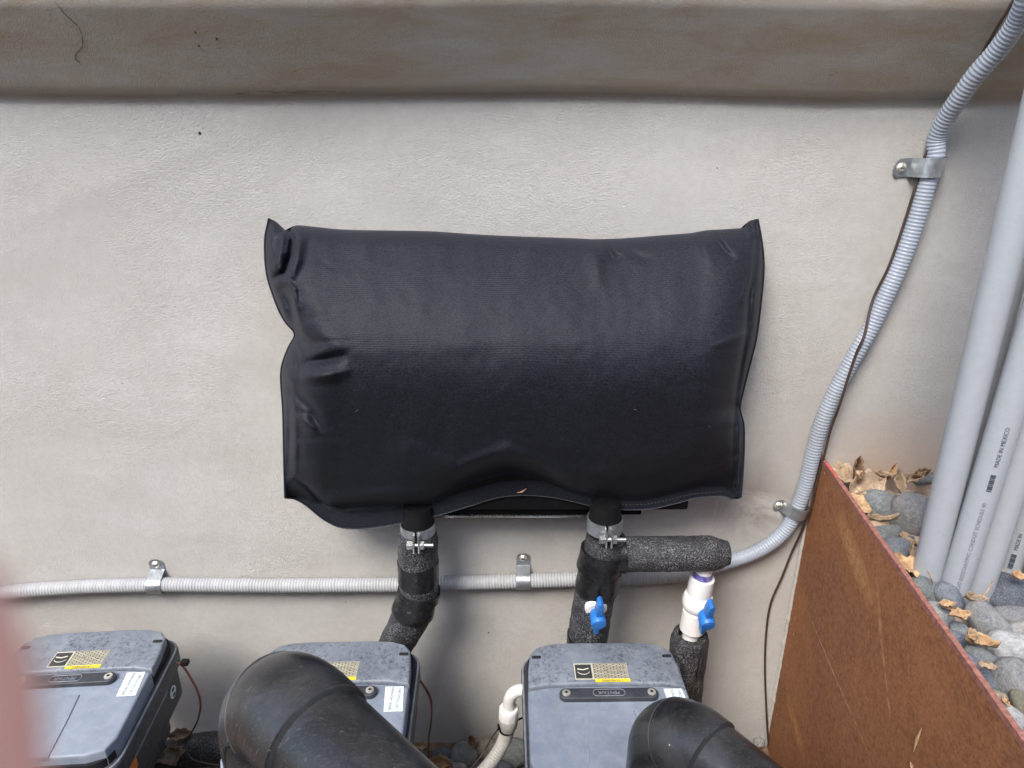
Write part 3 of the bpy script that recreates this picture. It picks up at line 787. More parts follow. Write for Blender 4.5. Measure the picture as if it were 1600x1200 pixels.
# ------------------------------------------------------------------ light-blocking box and rail under the cover
eq = thing('light_block_box', 'black box added behind the canvas cover to block light, standing for its equipment', 'equipment', P(800, 760, Y=-0.06))  # dark box added so no light passes through inside the cover
c = P(790, 600, Y=-0.055)
MB().box((c.x, -0.062, (P(790, 420, Y=-0.05).z + P(790, 775, Y=-0.05).z) / 2), (0.30, 0.034, (P(790, 420, Y=-0.05).z - P(790, 775, Y=-0.05).z) / 2), bev=0.006).build('blocker_body', M['rubber'], eq)
rail = thing('mounting_rail', 'black steel mounting rail with a bright lower lip beneath the cover', 'rail', P(850, 795, Y=-0.06))
za = P(850, 786, Y=-0.07).z; zb = P(850, 806, Y=-0.07).z
xa = P(560, 795, Y=-0.07).x; xb = P(1003, 800, Y=-0.07).x
MB().box(((xa + xb) / 2, -0.045, (za + zb) / 2), ((xb - xa) / 2, 0.022, (za - zb) / 2), bev=0.002).build('channel', M['rubber'], rail)
xl = P(662, 808, Y=-0.07).x; xr = P(915, 806, Y=-0.07).x
MB().box(((xl + xr) / 2, -0.066, zb - 0.002), ((xr - xl) / 2, 0.0035, 0.0022), bev=0.0006).build('lip', M['galv_bright'], rail)
xl = P(755, 784, Y=-0.085).x; xr = P(893, 781, Y=-0.085).x; z2 = P(820, 783, Y=-0.085).z
MB().box(((xl + xr) / 2, -0.083, z2), ((xr - xl) / 2, 0.003, 0.0022), bev=0.0006).build('strip', M['galv_bright'], rail)
mb = MB()
for i in range(16):
    x = P(800 + i * 4.2, 781, Y=-0.087).x; mb.box((x, -0.0868, z2 + 0.0008 + random.uniform(-.001, .001)), (0.0011 * random.uniform(.4, 1), 0.0006, 0.0006))
mb.build('stamped_mark', M['galv_bright'], rail)

# ------------------------------------------------------------------ insulated pipes
def foam_wob(amp, f=60):
    return lambda i, a, p: amp * mn.noise(p * f) + amp * 0.5 * mn.noise(p * f * 2.7)
def clamp(parent, px, py, Y, r, side=1):
    """band clamp round a vertical pipe, bolt at the front"""
    c = P(px, py, Y=Y); z = Vector((0, 0, 1))
    o = MB()
    n = 40; vs = []; fs = []
    for k in range(n + 1):
        a = R(-90) + R(352) * (k / n - 0.5) + R(180)
        for (rr, zz) in ((r, -0.0125), (r + 0.0018, -0.0125), (r + 0.0018, 0.0115), (r, 0.0115)):
            vs.append(c + Vector((rr * math.cos(a), rr * math.sin(a), zz)))
    for k in range(n):
        for q in range(4):
            q2 = (q + 1) % 4; fs.append((k * 4 + q, k * 4 + q2, k * 4 + 4 + q2, k * 4 + 4 + q))
    band = o.add(vs, fs).build('clamp', M['galv'], parent)
    f = c + Vector((0.002, -r - 0.008, -0.003))
    MB().box(f + Vector((-0.0042, 0.001, -0.002)), (0.0014, 0.010, 0.0135), bev=0.0006).box(f + Vector((0.0042, 0.001, -0.002)), (0.0014, 0.010, 0.0135), bev=0.0006).build('ear', M['galv_bright'], band)
    MB().sweep([f + Vector((-0.012, -0.003, -0.003)), f + Vector((0.027, -0.003, -0.003))], 0.0033, 12).build('bolt', M['galv_bright'], band)
    MB().sweep([f + Vector((-0.0150, -0.003, -0.003)), f + Vector((-0.0062, -0.003, -0.003))], 0.0074, 6).build('bolt_head', M['galv_bright'], band)
    MB().sweep([f + Vector((0.0062, -0.003, -0.003)), f + Vector((0.0125, -0.003, -0.003))], 0.0074, 6).build('nut', M['galv_bright'], band)
def wrap(parent, pts, r, name='tape', mat='tape', wob=0.0015, step=0.003, f=70):
    q = cat_rom(pts, step)
    return MB().sweep(q, r, 32, wob=lambda i, a, p: wob * mn.noise(Vector((p.x * f, p.y * f, p.z * f * 0.6))) + 0.0006 * mn.noise(p * 200)).build(name, M[mat], parent)

# left pipe
YL = -0.10
lp = thing('insulated_pipe', 'black foam wrapped pipe bending behind the middle pump, under left of cover', 'pipe', P(653, 900, Y=YL), group='black insulated pipes')
r1 = 31 * mpp(653, 880, Y=YL)
path = [P(653, 829, Y=YL), P(653, 860, Y=YL), P(654, 900, Y=YL), P(654, 925, Y=YL), P(646, 955, Y=YL), P(628, 990, Y=YL), P(606, 1030, Y=YL), P(586, 1075, Y=YL), P(570, 1120, Y=YL)]
q = cat_rom(path, 0.003)
MB().sweep(q, [r1 * (0.90 + 0.10 * min(1, i / 5)) if i < 60 else r1 * max(0.9, 1 - (i - 60) * 0.004) for i in range(len(q))], 36, wob=foam_wob(0.0012)).build('foam_sleeve', M['foam'], lp)
wrap(lp, [P(653, 876, Y=YL), P(654, 895, Y=YL), P(654, 908, Y=YL)], r1 + 0.0012, wob=0.0008)
wrap(lp, [P(655, 928, Y=YL), P(651, 943, Y=YL), P(644, 958, Y=YL)], r1 + 0.0022, wob=0.006, f=45)
wrap(lp, [P(656, 920, Y=YL), P(654, 932, Y=YL)], r1 + 0.0030, wob=0.003)
MB().sweep([P(653, 790, Y=YL), P(653, 822, Y=YL), P(653, 834, Y=YL)], [0.023, 0.0265, 0.0265], 32).build('rubber_boot', M['rubber'], lp)
clamp(lp, 653, 826, YL, 0.0272)

# middle pipe with the tee to the right
YM = -0.115
mp_ = thing('insulated_pipe', 'black foam wrapped pipe with a blue handled valve, rising behind the right pump', 'pipe', P(945, 900, Y=YM), group='black insulated pipes')
r2 = 32 * mpp(935, 900, Y=YM)
path = [P(946, 838, Y=YM), P(944, 865, Y=YM), P(936, 900, Y=YM), P(928, 935, Y=YM), P(922, 970, Y=YM), P(917, 1010, Y=YM), P(912, 1060, Y=YM)]
q = cat_rom(path, 0.003)
MB().sweep(q, [r2 * (0.92 + 0.08 * min(1, i / 6)) for i in range(len(q))], 36, wob=foam_wob(0.0013)).build('foam_sleeve', M['foam'], mp_)
wrap(mp_, [P(943, 857, Y=YM), P(941, 870, Y=YM), P(937, 888, Y=YM)], r2 + 0.0042, wob=0.005, f=40)
wrap(mp_, [P(939, 885, Y=YM), P(935, 903, Y=YM), P(931, 922, Y=YM)], r2 + 0.0020, wob=0.0015)
wrap(mp_, [P(918, 992, Y=YM), P(914, 1030, Y=YM)], r2 + 0.0010, wob=0.0008)
MB().sweep([P(946, 785, Y=YM), P(945, 812, Y=YM), P(945, 828, Y=YM)], [0.023, 0.0265, 0.0265], 32).build('rubber_boot', M['rubber'], mp_)
clamp(mp_, 945, 817, YM, 0.0272)
yt = 866; rt = 27.5 * mpp(1050, yt, Y=YM)
pa = P(950, yt, Y=YM); pb = P(1137, yt + 1, Y=YM); pb.z = pa.z + 0.002
n = 46; q = [pa.lerp(pb, i / (n - 1)) for i in range(n)]
rr = [rt * (1 if i < n - 7 else 1 - (i - n + 7) / 7 * 0.36) for i in range(n)]
MB().sweep(q, rr, 36, wob=foam_wob(0.0014)).build('tee_sleeve', M['foam'], mp_)
wrap(mp_, [P(962, yt, Y=YM), P(976, yt, Y=YM)], rt + 0.0022, wob=0.0016)
# bright tape edges
for (a, b, rr_) in ((P(902, 845, Y=YM - 0.04), P(930, 862, Y=YM - 0.04), 0.0006),):
    pass

# valve with blue handle
def valve_handle(parent, c, ang=0.0, tilt=R(25), s=1.0):
    """T handle: round stem pointing at the viewer and down, lever blades above and below"""
    d = Vector((0.06, -math.cos(tilt), -math.sin(tilt))).normalized()
    up = Vector((math.sin(ang), 0, math.cos(ang))); up = (up - d * up.dot(d)).normalized(); sd = d.cross(up)
    Mx = Matrix((sd, up, d)).transposed().to_4x4(); Mx.translation = c
    hub = MB().sweep([c, c + d * 0.006 * s, c + d * 0.020 * s, c + d * 0.022 * s], [0.0085 * s, 0.0105 * s, 0.0105 * s, 0.0092 * s], 24).build('handle', M['blue'], parent)
    poly = []
    for (x, y) in ((-0.0035, 0.0), (-0.0045, 0.020), (-0.0035, 0.034), (0, 0.0375), (0.0035, 0.034), (0.0045, 0.020), (0.0035, 0.0)): poly.append((x * s, y * s))
    low = [(x * 0.9, -y * 0.82) for x, y in poly][::-1]
    for pl in (poly, low):
        bm_ = MB().prism(pl, 0.002 * s, 0.0165 * s, Mx, 0.001); bm_.build('lever_blade', M['blue'], hub)
    MB().sweep([c + d * 0.0218 * s, c + d * 0.0226 * s], 0.0062 * s, 20).build('cap', M['blue'], hub)
c1 = P(931, 949, Y=YM - r2 + 0.004)
MB().sweep([c1 + Vector((0, 0.012, 0)), c1 + Vector((0, -0.002, 0)), c1 + Vector((0, -0.005, -0.001))], [0.0185, 0.0185, 0.014], 28).build('valve_neck', M['white'], mp_)
valve_handle(mp_, c1 + Vector((0.001, -0.003, -0.006)), 0.03, R(15), 1.2)
# second valve assembly on its own white pipe
YV = -0.112
vv = thing('ball_valve', 'white plastic ball valve with blue handle below the end of the foam tee', 'valve', P(1088, 950, Y=YV))
ax0 = P(1099, 893, Y=YV); ax1 = P(1079, 992, Y=YV)
def al(t): return ax0.lerp(ax1, t)
sc = mpp(1088, 940, Y=YV)
MB().sweep([al(-0.25), al(0.2)], 13.5 * sc, 28).build('upper_pipe', M['white'], vv)
MB().sweep([al(0.0), al(0.02), al(0.12), al(0.13)], [14.2 * sc, 15 * sc, 15 * sc, 14 * sc], 28).build('primer_stain', M['purple'], vv)
MB().sweep([al(0.08), al(0.09), al(0.30), al(0.36)], [17 * sc, 19 * sc, 19.2 * sc, 17.5 * sc], 32).build('upper_socket', M['white'], vv)
MB().sweep([al(0.33), al(0.36), al(0.42), al(0.50), al(0.56), al(0.60)], [17 * sc, 21.5 * sc, 23.4 * sc, 23 * sc, 20.5 * sc, 16 * sc], 36).build('valve_body', M['white'], vv)
MB().sweep([al(0.57), al(0.6), al(0.9), al(0.915)], [16.5 * sc, 19.8 * sc, 19.4 * sc, 17.5 * sc], 32).build('lower_socket', M['white'], vv)
MB().sweep([al(0.9), al(1.35)], 12.5 * sc, 28).build('lower_pipe', M['white'], vv)
MB().sweep([al(0.47) + Vector((0.004, -0.015, 0)), al(0.47) + Vector((0.006, -0.026, -0.001))], [0.013, 0.0115], 24).build('valve_neck', M['white'], vv)
valve_handle(vv, al(0.47) + Vector((0.006, -0.024, -0.002)), 0.03, R(18), 1.2)
# slit foam below it
fs_ = thing('foam_pipe_sleeve', 'split black foam sleeve below the white valve with mossy pipe showing in its slit', 'pipe insulation', P(1075, 1040, Y=YV))
cpts = [P(1079, 990, Y=YV), P(1074, 1030, Y=YV), P(1066, 1100, Y=YV), P(1058, 1170, Y=YV)]
q = cat_rom(cpts, 0.004); rs = 29 * mpp(1074, 1030, Y=YV); vs = []; fs = []; seg = 40
gap = 5
prof_n = seg - gap
for i, p_ in enumerate(q):
    gw = min(1.0, i / 22)
    for k in range(prof_n + 1):
        a = R(-90) + R(22) + (R(360) * (k / prof_n)) * (1 - 0.07 * gw) + R(12) * gw
        r_ = rs + 0.001 * mn.noise(Vector((p_.x * 60 + math.cos(a) * 2, p_.z * 60, math.sin(a) * 2))) - (0.004 * (1 - min(1, i / 3)))
        vs.append(p_ + Vector((math.cos(a) * r_, math.sin(a) * r_, 0)))
    for k in range(prof_n, -1, -1):
        a = R(-90) + R(22) + (R(360) * (k / prof_n)) * (1 - 0.07 * gw) + R(12) * gw
        vs.append(p_ + Vector((math.cos(a) * rs * 0.62, math.sin(a) * rs * 0.62, 0)))
nn = 2 * (prof_n + 1)
for i in range(len(q) - 1):
    for k in range(nn):
        k2 = (k + 1) % nn; fs.append((i * nn + k, i * nn + k2, (i + 1) * nn + k2, (i + 1) * nn + k))
for k in range(prof_n): fs.append((k, k + 1, nn - 2 - k, nn - 1 - k))
MB().add(vs, fs).build('foam_sleeve', M['foam'], fs_)
MB().sweep([p_ + Vector((0.003, -0.002, 0)) for p_ in q[2:]], rs * 0.60, 24).build('mossy_pipe', M['moss'], fs_)

# horizontal insulated pipe low at the left, behind the elbow
fl = thing('insulated_pipe', 'black foam wrapped pipe lying low between the left pump and the big elbow', 'pipe', P(310, 1170, Y=-0.12), group='black insulated pipes')
q = cat_rom([P(225, 1205, Y=-0.13), P(262, 1182, Y=-0.12), P(310, 1172, Y=-0.12), P(365, 1168, Y=-0.12), P(440, 1162, Y=-0.12)], 0.004)
MB().sweep(q, 0.030, 32, wob=foam_wob(0.0013)).build('foam_sleeve', M['foam'], fl)

# ------------------------------------------------------------------ flexible conduits and straps
RC = 0.0143
def strap(px, py, tabdir, condir, wd, tab, label, parent_off=None, Yc=None):
    """one hole strap over a conduit lying on the wall; tabdir points from the conduit to the screw hole"""
    base = Wc(px, py) + Vector((0, RC + 0.002, 0))
    t = Vector(tabdir).normalized(); c = Vector(condir).normalized(); n_ = Vector((0, -1, 0))
    root = thing('conduit_strap', label, 'pipe strap', base, group='galvanised conduit straps')
    ro = RC + 0.0030; ri = ro - 0.0014
    prof = [(ro + tab, 0.0024), (ro + 0.006, 0.0024), (ro + 0.001, 0.004)]
    prof = [(ro + tab, 0.0026), (ro + 0.007, 0.0026)]
    for k in range(0, 17):
        a = R(14) + R(172) * k / 16; prof.append((ro * math.cos(a), RC + 0.001 + ro * math.sin(a) if a < math.pi * 0.9 else RC + ro * math.sin(a)))
    prof.append((-ro, 0.004))
    m = len(prof); vs = []; fs = []
    th = 0.0013
    for k, (s_, h_) in enumerate(prof):
        a = prof[max(0, k - 1)]; b = prof[min(m - 1, k + 1)]; tx, ty = b[0] - a[0], b[1] - a[1]; L = math.hypot(tx, ty); nx, ny = ty / L, -tx / L
        for cc in (-1, 1):
            for oo in (0, 1):
                vs.append(base + t * (s_ - nx * th * oo) + n_ * (h_ - ny * th * oo) + c * cc * wd / 2)
    for k in range(m - 1):
        a = k * 4; b = a + 4
        fs += [(a, a + 2, b + 2, b), (a + 1, b + 1, b + 3, a + 3), (a, b, b + 1, a + 1), (a + 2, a + 3, b + 3, b + 2)]
    e = (m - 1) * 4; fs += [(e, e + 2, e + 3, e + 1)]
    mb = MB().add(vs, fs)
    # rounded tab end
    segs = 12; vs = []
    for s_ in (0, 1):
        for k in range(segs + 1):
            a = -math.pi / 2 + math.pi * k / segs
            vs.append(base + t * (ro + tab + math.cos(a) * wd / 2 * 0.75) + c * math.sin(a) * wd / 2 + n_ * (0.0026 + th * s_))
    fs = [tuple(range(segs + 1)), tuple(range(2 * segs + 1, segs, -1))] + [(k, k + 1, segs + 2 + k, segs + 1 + k) for k in range(segs)]
    mb.add(vs, fs)
    mb.build('strap', M['galv'], root)
    h = base + t * (ro + tab * 0.95)
    s = MB().sweep([h + n_ * 0.0036, h + n_ * 0.0045, h + n_ * 0.0075], [0.0078, 0.0074, 0.0040], 14)
    sc = s.build('screw', M['screw'], root)
    MB().box(h + n_ * 0.0078, (0.0030, 0.0004, 0.0006)).build('slot', M['seam'], sc)
    return root
def Wc(px, py, off=RC + 0.002): return W(px, py, off)
low = thing('flexible_conduit', 'pale corrugated conduit running level along the wall below the cover', 'conduit', W(400, 905))
low_px = [(-260, 960), (-140, 940), (0, 919), (120, 909), (248, 905), (350, 905.5), (450, 906), (560, 905), (650, 904), (740, 901), (816, 899), (880, 897), (930, 895), (1000, 894), (1060, 890), (1100, 882)]
qa = cat_rom([Wc(x, y) for x, y in low_px], 0.00095)
MB().sweep(qa, corr(qa, RC - 0.0006), 18).build('corrugated_sleeve', M['conduit_low'], low)
hi = thing('flexible_conduit', 'blue grey corrugated conduit curving up the wall beside the rusty plate', 'conduit', W(1260, 730))
hi_px = [(1060, 893), (1100, 881), (1140, 868), (1175, 855), (1205, 837), (1226, 815), (1240, 787), (1250, 760), (1257, 735), (1265, 700), (1276, 660), (1292, 620), (1312, 580), (1337, 535), (1350, 513), (1373, 465), (1396, 415), (1415, 365), (1431, 315), (1442, 275), (1452, 243)]
pts = [Wc(x, y) for x, y in hi_px]
last = pts[-1]
for (x, y, of) in ((1464, 215, 0.023), (1479, 184, 0.038), (1497, 156, 0.055), (1525, 117, 0.076), (1560, 77, 0.098), (1589, 35, 0.121), (1607, -10, 0.141), (1620, -70, 0.147)):
    pts.append(P(x, y, Y=-of))
qb = cat_rom(pts, 0.00095)
MB().sweep(qb, corr(qb, 0.0126, 0.0055, 0.00045), 18).build('corrugated_sleeve', M['conduit'], hi)
strap(251, 905, (-0.03, 0, 1), (1, 0, 0.02), 0.027, 0.020, 'galvanised one hole strap on the pale conduit left of the black cover')
strap(817, 898, (0.0, 0, 1), (1, 0, 0), 0.025, 0.024, 'galvanised one hole strap on the level conduit between the two insulated pipes')
dcon = (W(1450, 240) - W(1437, 280)).normalized()
strap(1446, 259, (-1, 0, -0.06), dcon, 0.027, 0.021, 'upper galvanised strap with bright screw on the rising conduit')
dcon = (W(1246, 775) - W(1232, 805)).normalized()
strap(1241, 791, (-1, 0, 0.12), dcon, 0.022, 0.014, 'galvanised strap at the conduit bend next to the rusty plate')

# thin brown cable beside the conduit
cb = [(1579, -8), (1553, 30), (1526, 78), (1500, 125), (1478, 172), (1458, 208), (1438, 240), (1427, 275), (1415, 315), (1399, 365), (1381, 415), (1357, 465), (1336, 515), (1325, 540), (1312, 580), (1300, 620), (1289, 660), (1279, 700), (1268, 740), (1256, 790), (1247, 825), (1235, 862), (1220, 900), (1203, 940), (1196, 985), (1194, 1040), (1196, 1100), (1200, 1150), (1206, 1200), (1210, 1250)]
q = []
for x, y in cb:
    o = 0.005 if y > 830 else 0.014
    if 500 < y < 650: o = 0.031
    if 650 <= y <= 800: o = 0.024
    q.append(W(x, y, o) if y < 1120 else P(x, y, Y=-0.012))
q = cat_rom(q, 0.006)
c_ = MB().sweep(q, 0.0021, 8).build('thin_cable', M['wire']); tag(c_, 'thin dark brown cable hanging along the conduit and down beside the rusty plate', 'cable')

# ------------------------------------------------------------------ grey conduit pipes standing in the bed
def txt(body, size, mat, parent, Mx, name='lettering', ext=0.0, align='CENTER', world=True):
    cu = bpy.data.curves.new(name, 'FONT'); cu.body = body; cu.size = size; cu.extrude = ext; cu.align_x = align; cu.align_y = 'CENTER'
    cu.materials.append(mat); cu.resolution_u = 2
    tmp = bpy.data.objects.new(name, cu); COL.objects.link(tmp); dg = bpy.context.evaluated_depsgraph_get()
    me = bpy.data.meshes.new_from_object(tmp.evaluated_get(dg)); bpy.data.objects.remove(tmp); me.name = name
    if not me.materials: me.materials.append(mat)
    o = bpy.data.objects.new(name, me); COL.objects.link(o); o.parent = parent
    if world:
        l = Vector((0, 0, 0)); p_ = parent
        while p_ is not None: l += Vector(p_.location); p_ = p_.parent
        o.matrix_local = Matrix.Translation(-l) @ Mx
    else: o.matrix_local = Mx
    return o
def pvc(px, py, dpx, tx, ty, Y, label, prints=None, top=2.3):
    base = P(px, py, Y=Y); s = mpp(px, py, Y=Y); r_ = dpx / 2 * s
    up = P(tx, ty, Y=Y); d = (up - base).normalized()
    root = thing('grey_pipe', label, 'pipe', base, group='grey plastic conduit pipes standing in the raised bed')
    a = base - d * 0.12; L = (top - a.z) / d.z
    b = a + d * L
    MB().sweep([a.lerp(b, k / 12) for k in range(13)] + [b], [r_] * 13 + [r_ * 0.9], 40).build('tube', M['pvc'], root)
    if prints:
        side, items = prints
        for (yy, kind, body, size) in items:
            # point on axis seen at pixel row yy
            lo, hi_ = 0.0, L
            def row(t):
                p_ = a + d * t; v = p_ - CAM; return 600 + FPX * (-(v.dot(CU)) / v.dot(CF))
            for _ in range(40):
                m_ = (lo + hi_) / 2
                if row(m_) > yy: lo = m_
                else: hi_ = m_
            p_ = a + d * lo
            nv = (CAM - p_); nv = (nv - d * nv.dot(d)).normalized()
            sd = d.cross(nv); nv = (nv * math.cos(side) + sd * math.sin(side)).normalized()
            u_ = d; v_ = nv.cross(u_)
            Mx = Matrix((u_, v_, nv)).transposed().to_4x4(); Mx.translation = p_ + nv * (r_ + 0.0007)
            if kind == 't': txt(body, size, M['ink'], root, Mx)
            elif kind == 'p': txt(body, size, M['paleink'], root, Mx)
            else:
                mb = MB()
                for k in range(9):
                    mb.box(Mx @ Vector((-0.011 + k * 0.0027, 0, 0)), (0.0004 * (1 + (k * 7 % 3)), size / 2, 0.0003), Mx.to_3x3())
                mb.build('print_block', M['ink'], root)
    return root
pvc(1451, 885, 42, 1615, 210, -0.285, 'leftmost grey plastic conduit pipe, widest and nearest the wall gap')
pvc(1467, 893, 34, 1632, 225, -0.243, 'narrow grey pipe peeking out behind the leftmost conduit pipe')
pvc(1487, 930, 41, 1622, 490, -0.305, 'grey plastic conduit pipe with dark print, third from the left',
    (0.28, [(690, 't', 'MADE IN MEXICO', 0.0068), (745, 'bar', '', 0.0055), (820, 'p', 'PVC CONDUIT SCHEDULE 40', 0.0066), (895, 'p', 'SUNLIGHT RESISTANT', 0.0066)]))
pvc(1521, 945, 41, 1621, 625, -0.298, 'unprinted grey conduit pipe fourth from the left, ending at a dark gap',)
pvc(1571, 905, 38, 1618, 762, -0.262, 'rightmost grey conduit pipe at the picture edge with a printed block',
    (0.05, [(838, 't', 'MADE IN', 0.0068), (868, 'bar', '', 0.006)]))
pvc(1618, 930, 42, 1790, 330, -0.30, 'grey conduit pipe just past the picture edge')

# ------------------------------------------------------------------ pool pump drives
def rr_poly(w_, y0, y1, cr, cf, n=6, chamf=None):
    """rounded outline, x symmetrical, rear (y1) corners radius cr, front corners cf"""
    pts = []
    def arc(cx, cy, r, a0, a1):
        for k in range(n + 1):
            a = R(a0 + (a1 - a0) * k / n); pts.append((cx + r * math.cos(a), cy + r * math.sin(a)))
    arc(w_ - cr, y1 - cr, cr, 0, 90); arc(-w_ + cr, y1 - cr, cr, 90, 180)
    arc(-w_ + cf, y0 + cf, cf, 180, 270); arc(w_ - cf, y0 + cf, cf, 270, 360)
    return pts
def make_pump(label):
    """local axes: origin under the rear edge of the lid, +y towards the wall, z up; lid top at 0.386"""
    T = 0.386; g = 'pool pumps in a row along the wall'
    root = thing('pool_pump', label, 'pool pump', (0, 0, 0), 0, g)
    hw = 0.122
    def B(mb, name, mat, par=root, **k): return mb.build(name, M[mat], par, world=False, **k)
    # rear lid section: chamfered corners, slopes slightly
    rear = [(hw + 0.001, -0.0985), (hw, -0.060), (hw - 0.004, -0.026), (hw - 0.016, -0.010), (hw - 0.038, -0.002), (hw - 0.07, 0.0), (-hw + 0.07, 0.0), (-hw + 0.038, -0.002), (-hw + 0.016, -0.010), (-hw + 0.004, -0.026), (-hw, -0.060), (-hw - 0.001, -0.0985),
            (-hw + 0.03, -0.0922), (-hw + 0.08, -0.0908), (hw - 0.08, -0.0908), (hw - 0.03, -0.0922)]
    lid = B(MB().prism(rear, T - 0.030, T, bev=0.0045), 'rear_lid', 'pump_rear')
    front = [(hw + 0.003, -0.230), (hw + 0.0015, -0.1035), (hw - 0.03, -0.0968), (hw - 0.08, -0.0955), (-hw + 0.08, -0.0955), (-hw + 0.03, -0.0968), (-hw - 0.0015, -0.1035), (-hw - 0.003, -0.230), (-hw + 0.005, -0.250), (-hw + 0.03, -0.258), (hw - 0.03, -0.258), (hw - 0.005, -0.250)]
    fp = B(MB().prism(front, T - 0.030, T - 0.0005, bev=0.004), 'front_lid', 'pump_grey')
    # raised middle of the front panel
    mid = [(0.045, -0.262), (0.040, -0.200), (0.034, -0.150), (-0.034, -0.150), (-0.040, -0.200), (-0.045, -0.262)]
    B(MB().prism([(x, y + 0.004) for x, y in mid], T - 0.006, T + 0.0016, bev=0.0016), 'raised_panel', 'pump_grey', fp)
    # gap and tray under the lid
    B(MB().prism(rr_poly(hw + 0.001, -0.262, -0.004, 0.03, 0.03), T - 0.036, T - 0.016), 'gasket', 'seam')
    rim = B(MB().prism(rr_poly(hw + 0.010, -0.276, 0.004, 0.032, 0.04), T - 0.058, T - 0.030, bev=0.004), 'tray_rim', 'pump_dark')
    q_ = [Vector((x, y, T - 0.0295)) for x, y in rr_poly(hw + 0.0075, -0.273, 0.001, 0.032, 0.04, 10)]; q_.append(q_[0])
    B(MB().sweep(q_, 0.0019, 8, cap=False, up=Vector((0, 0, 1))), 'rim_bead', 'pump_rim', rim)
    B(MB().prism(rr_poly(hw + 0.002, -0.285, 0.000, 0.03, 0.04), T - 0.125, T - 0.058, bev=0.002), 'tray', 'pump_dark')
    B(MB().prism(rr_poly(hw - 0.022, -0.26, -0.02, 0.03, 0.04), T - 0.19, T - 0.125), 'neck', 'pump_dark')
    # hinge pockets
    for sx in (-1, 1):
        B(MB().box((sx * (hw - 0.0145), -0.034, T - 0.0006), (0.0075, 0.0032, 0.0016), bev=0.0012), 'hinge_pocket', 'seam', lid)
    # motor and wet end
    B(MB().sweep([(0, -0.02, 0.125), (0, -0.03, 0.125), (0, -0.30, 0.125), (0, -0.31, 0.125)], [0.07, 0.08, 0.08, 0.07], 40), 'motor', 'pump_dark')
    B(MB().sweep([(0, -0.31, 0.125), (0, -0.32, 0.125), (0, -0.40, 0.125), (0, -0.41, 0.125)], [0.09, 0.105, 0.105, 0.09], 40), 'volute', 'abs')
    B(MB().sweep([(0, -0.41, 0.125), (0, -0.58, 0.125)], 0.07, 36).sweep([(0, -0.52, 0.10), (0, -0.52, 0.21)], 0.08, 36), 'basket_housing', 'abs')
    B(MB().box((0, -0.18, 0.018), (0.09, 0.13, 0.022), bev=0.005), 'foot', 'pump_dark')
    # handle strip with two screws and badge
    sy = -0.1175
    hs = B(MB().prism(rr_poly(0.076, sy - 0.0105, sy + 0.0105, 0.0102, 0.0102, 8), T - 0.002, T + 0.0075, bev=0.0018), 'handle_strip', 'pump_dark')
    for sx in (-1, 1):
        s = B(MB().sweep([(sx * 0.0655, sy, T + 0.007), (sx * 0.0655, sy, T + 0.0092), (sx * 0.0655, sy, T + 0.0096)], [0.0066, 0.0062, 0.0045], 20), 'screw', 'screw', hs); B(MB().sweep([(sx * 0.0655, sy, T + 0.0090), (sx * 0.0655, sy, T + 0.0099)], 0.0024, 6), 'socket', 'seam', hs)
    ring = []
    for k in range(49):
        a = 2 * math.pi * k / 48; x = math.cos(a); y = math.sin(a)
        ring.append(Vector(((0.018 if x > 0 else -0.018) + 0.0065 * x, sy + 0.0065 * y, T + 0.0078)))
    B(MB().sweep(ring, 0.0006, 5, cap=False), 'badge_ring', 'pump_rim', hs)
    txt('PENTAIR', 0.0085, M['pump_rim'], hs, Matrix.Translation((0, sy, T + 0.0078)) @ Matrix.Rotation(math.pi, 4, 'Z'), world=False, ext=0.0003)
    # warning label, yellow strip, icon box
    def flat(name, mat, x0, x1, y0, y1, z, par=lid, skew=0.0):
        vs = [(x0, y0, z), (x1, y0, z), (x1 - skew, y1, z), (x0 - skew, y1, z)]
        vs += [(x, y, z - 0.0004) for x, y, _ in vs]
        return B(MB().add(vs, [(0, 1, 2, 3), (7, 6, 5, 4), (0, 4, 5, 1), (1, 5, 6, 2), (2, 6, 7, 3), (3, 7, 4, 0)]), name, mat, par, smooth=False)
    z = T + 0.0007
    flat('sticker', 'cream', -0.029 - 0.019, 0.0375, -0.0835, -0.0495, z - 0.0001)
    wl = flat('warning_label', 'print', -0.018, 0.0365, -0.0825, -0.0505, z + 0.0002)
    flat('icon_box', 'sticker', -0.0465, -0.0205, -0.0815, -0.052, z + 0.0002)
    ic = []
    for k in range(25):
        a = R(200 + 140 * k / 24); ic.append(Vector((-0.0335 + 0.010 * math.cos(a), -0.0655 + 0.008 * math.sin(a), z + 0.0006)))
    B(MB().sweep(ic, 0.0007, 5).sweep([(-0.043, -0.062, z + 0.0006), (-0.034, -0.064, z + 0.0006), (-0.025, -0.061, z + 0.0006)], 0.0012, 5), 'icon', 'cream', lid)
    ys = flat('yellow_strip', 'yellow', -0.017, 0.0385, -0.0895, -0.0830, z + 0.0003)
    txt('! WARNING', 0.0062, M['ink'], ys, Matrix.Translation((0.010, -0.0869, z + 0.0007)) @ Matrix.Rotation(math.pi, 4, 'Z'), world=False)
    # serial address label on the right shoulder
    sa = flat('address_label', 'label', 0.091, 0.1195, -0.1525, -0.104, T + 0.0004, fp, skew=0.004)
    Rm = Matrix.Rotation(R(90), 4, 'Z')
    txt('SERIAL ADDRESS', 0.0062, M['ink'], sa, Matrix.Translation((0.0995, -0.1285, T + 0.0009)) @ Rm, world=False)
    txt('CM17032023801', 0.0062, M['ink'], sa, Matrix.Translation((0.1105, -0.1285, T + 0.0009)) @ Rm, world=False)
    # right flank: clear strip with print, white oval badge, tag
    sxp = hw + 0.0085
    B(MB().box((sxp - 0.005, -0.16, T - 0.066), (0.0012, 0.085, 0.007)), 'print_strip', 'pump_rim')
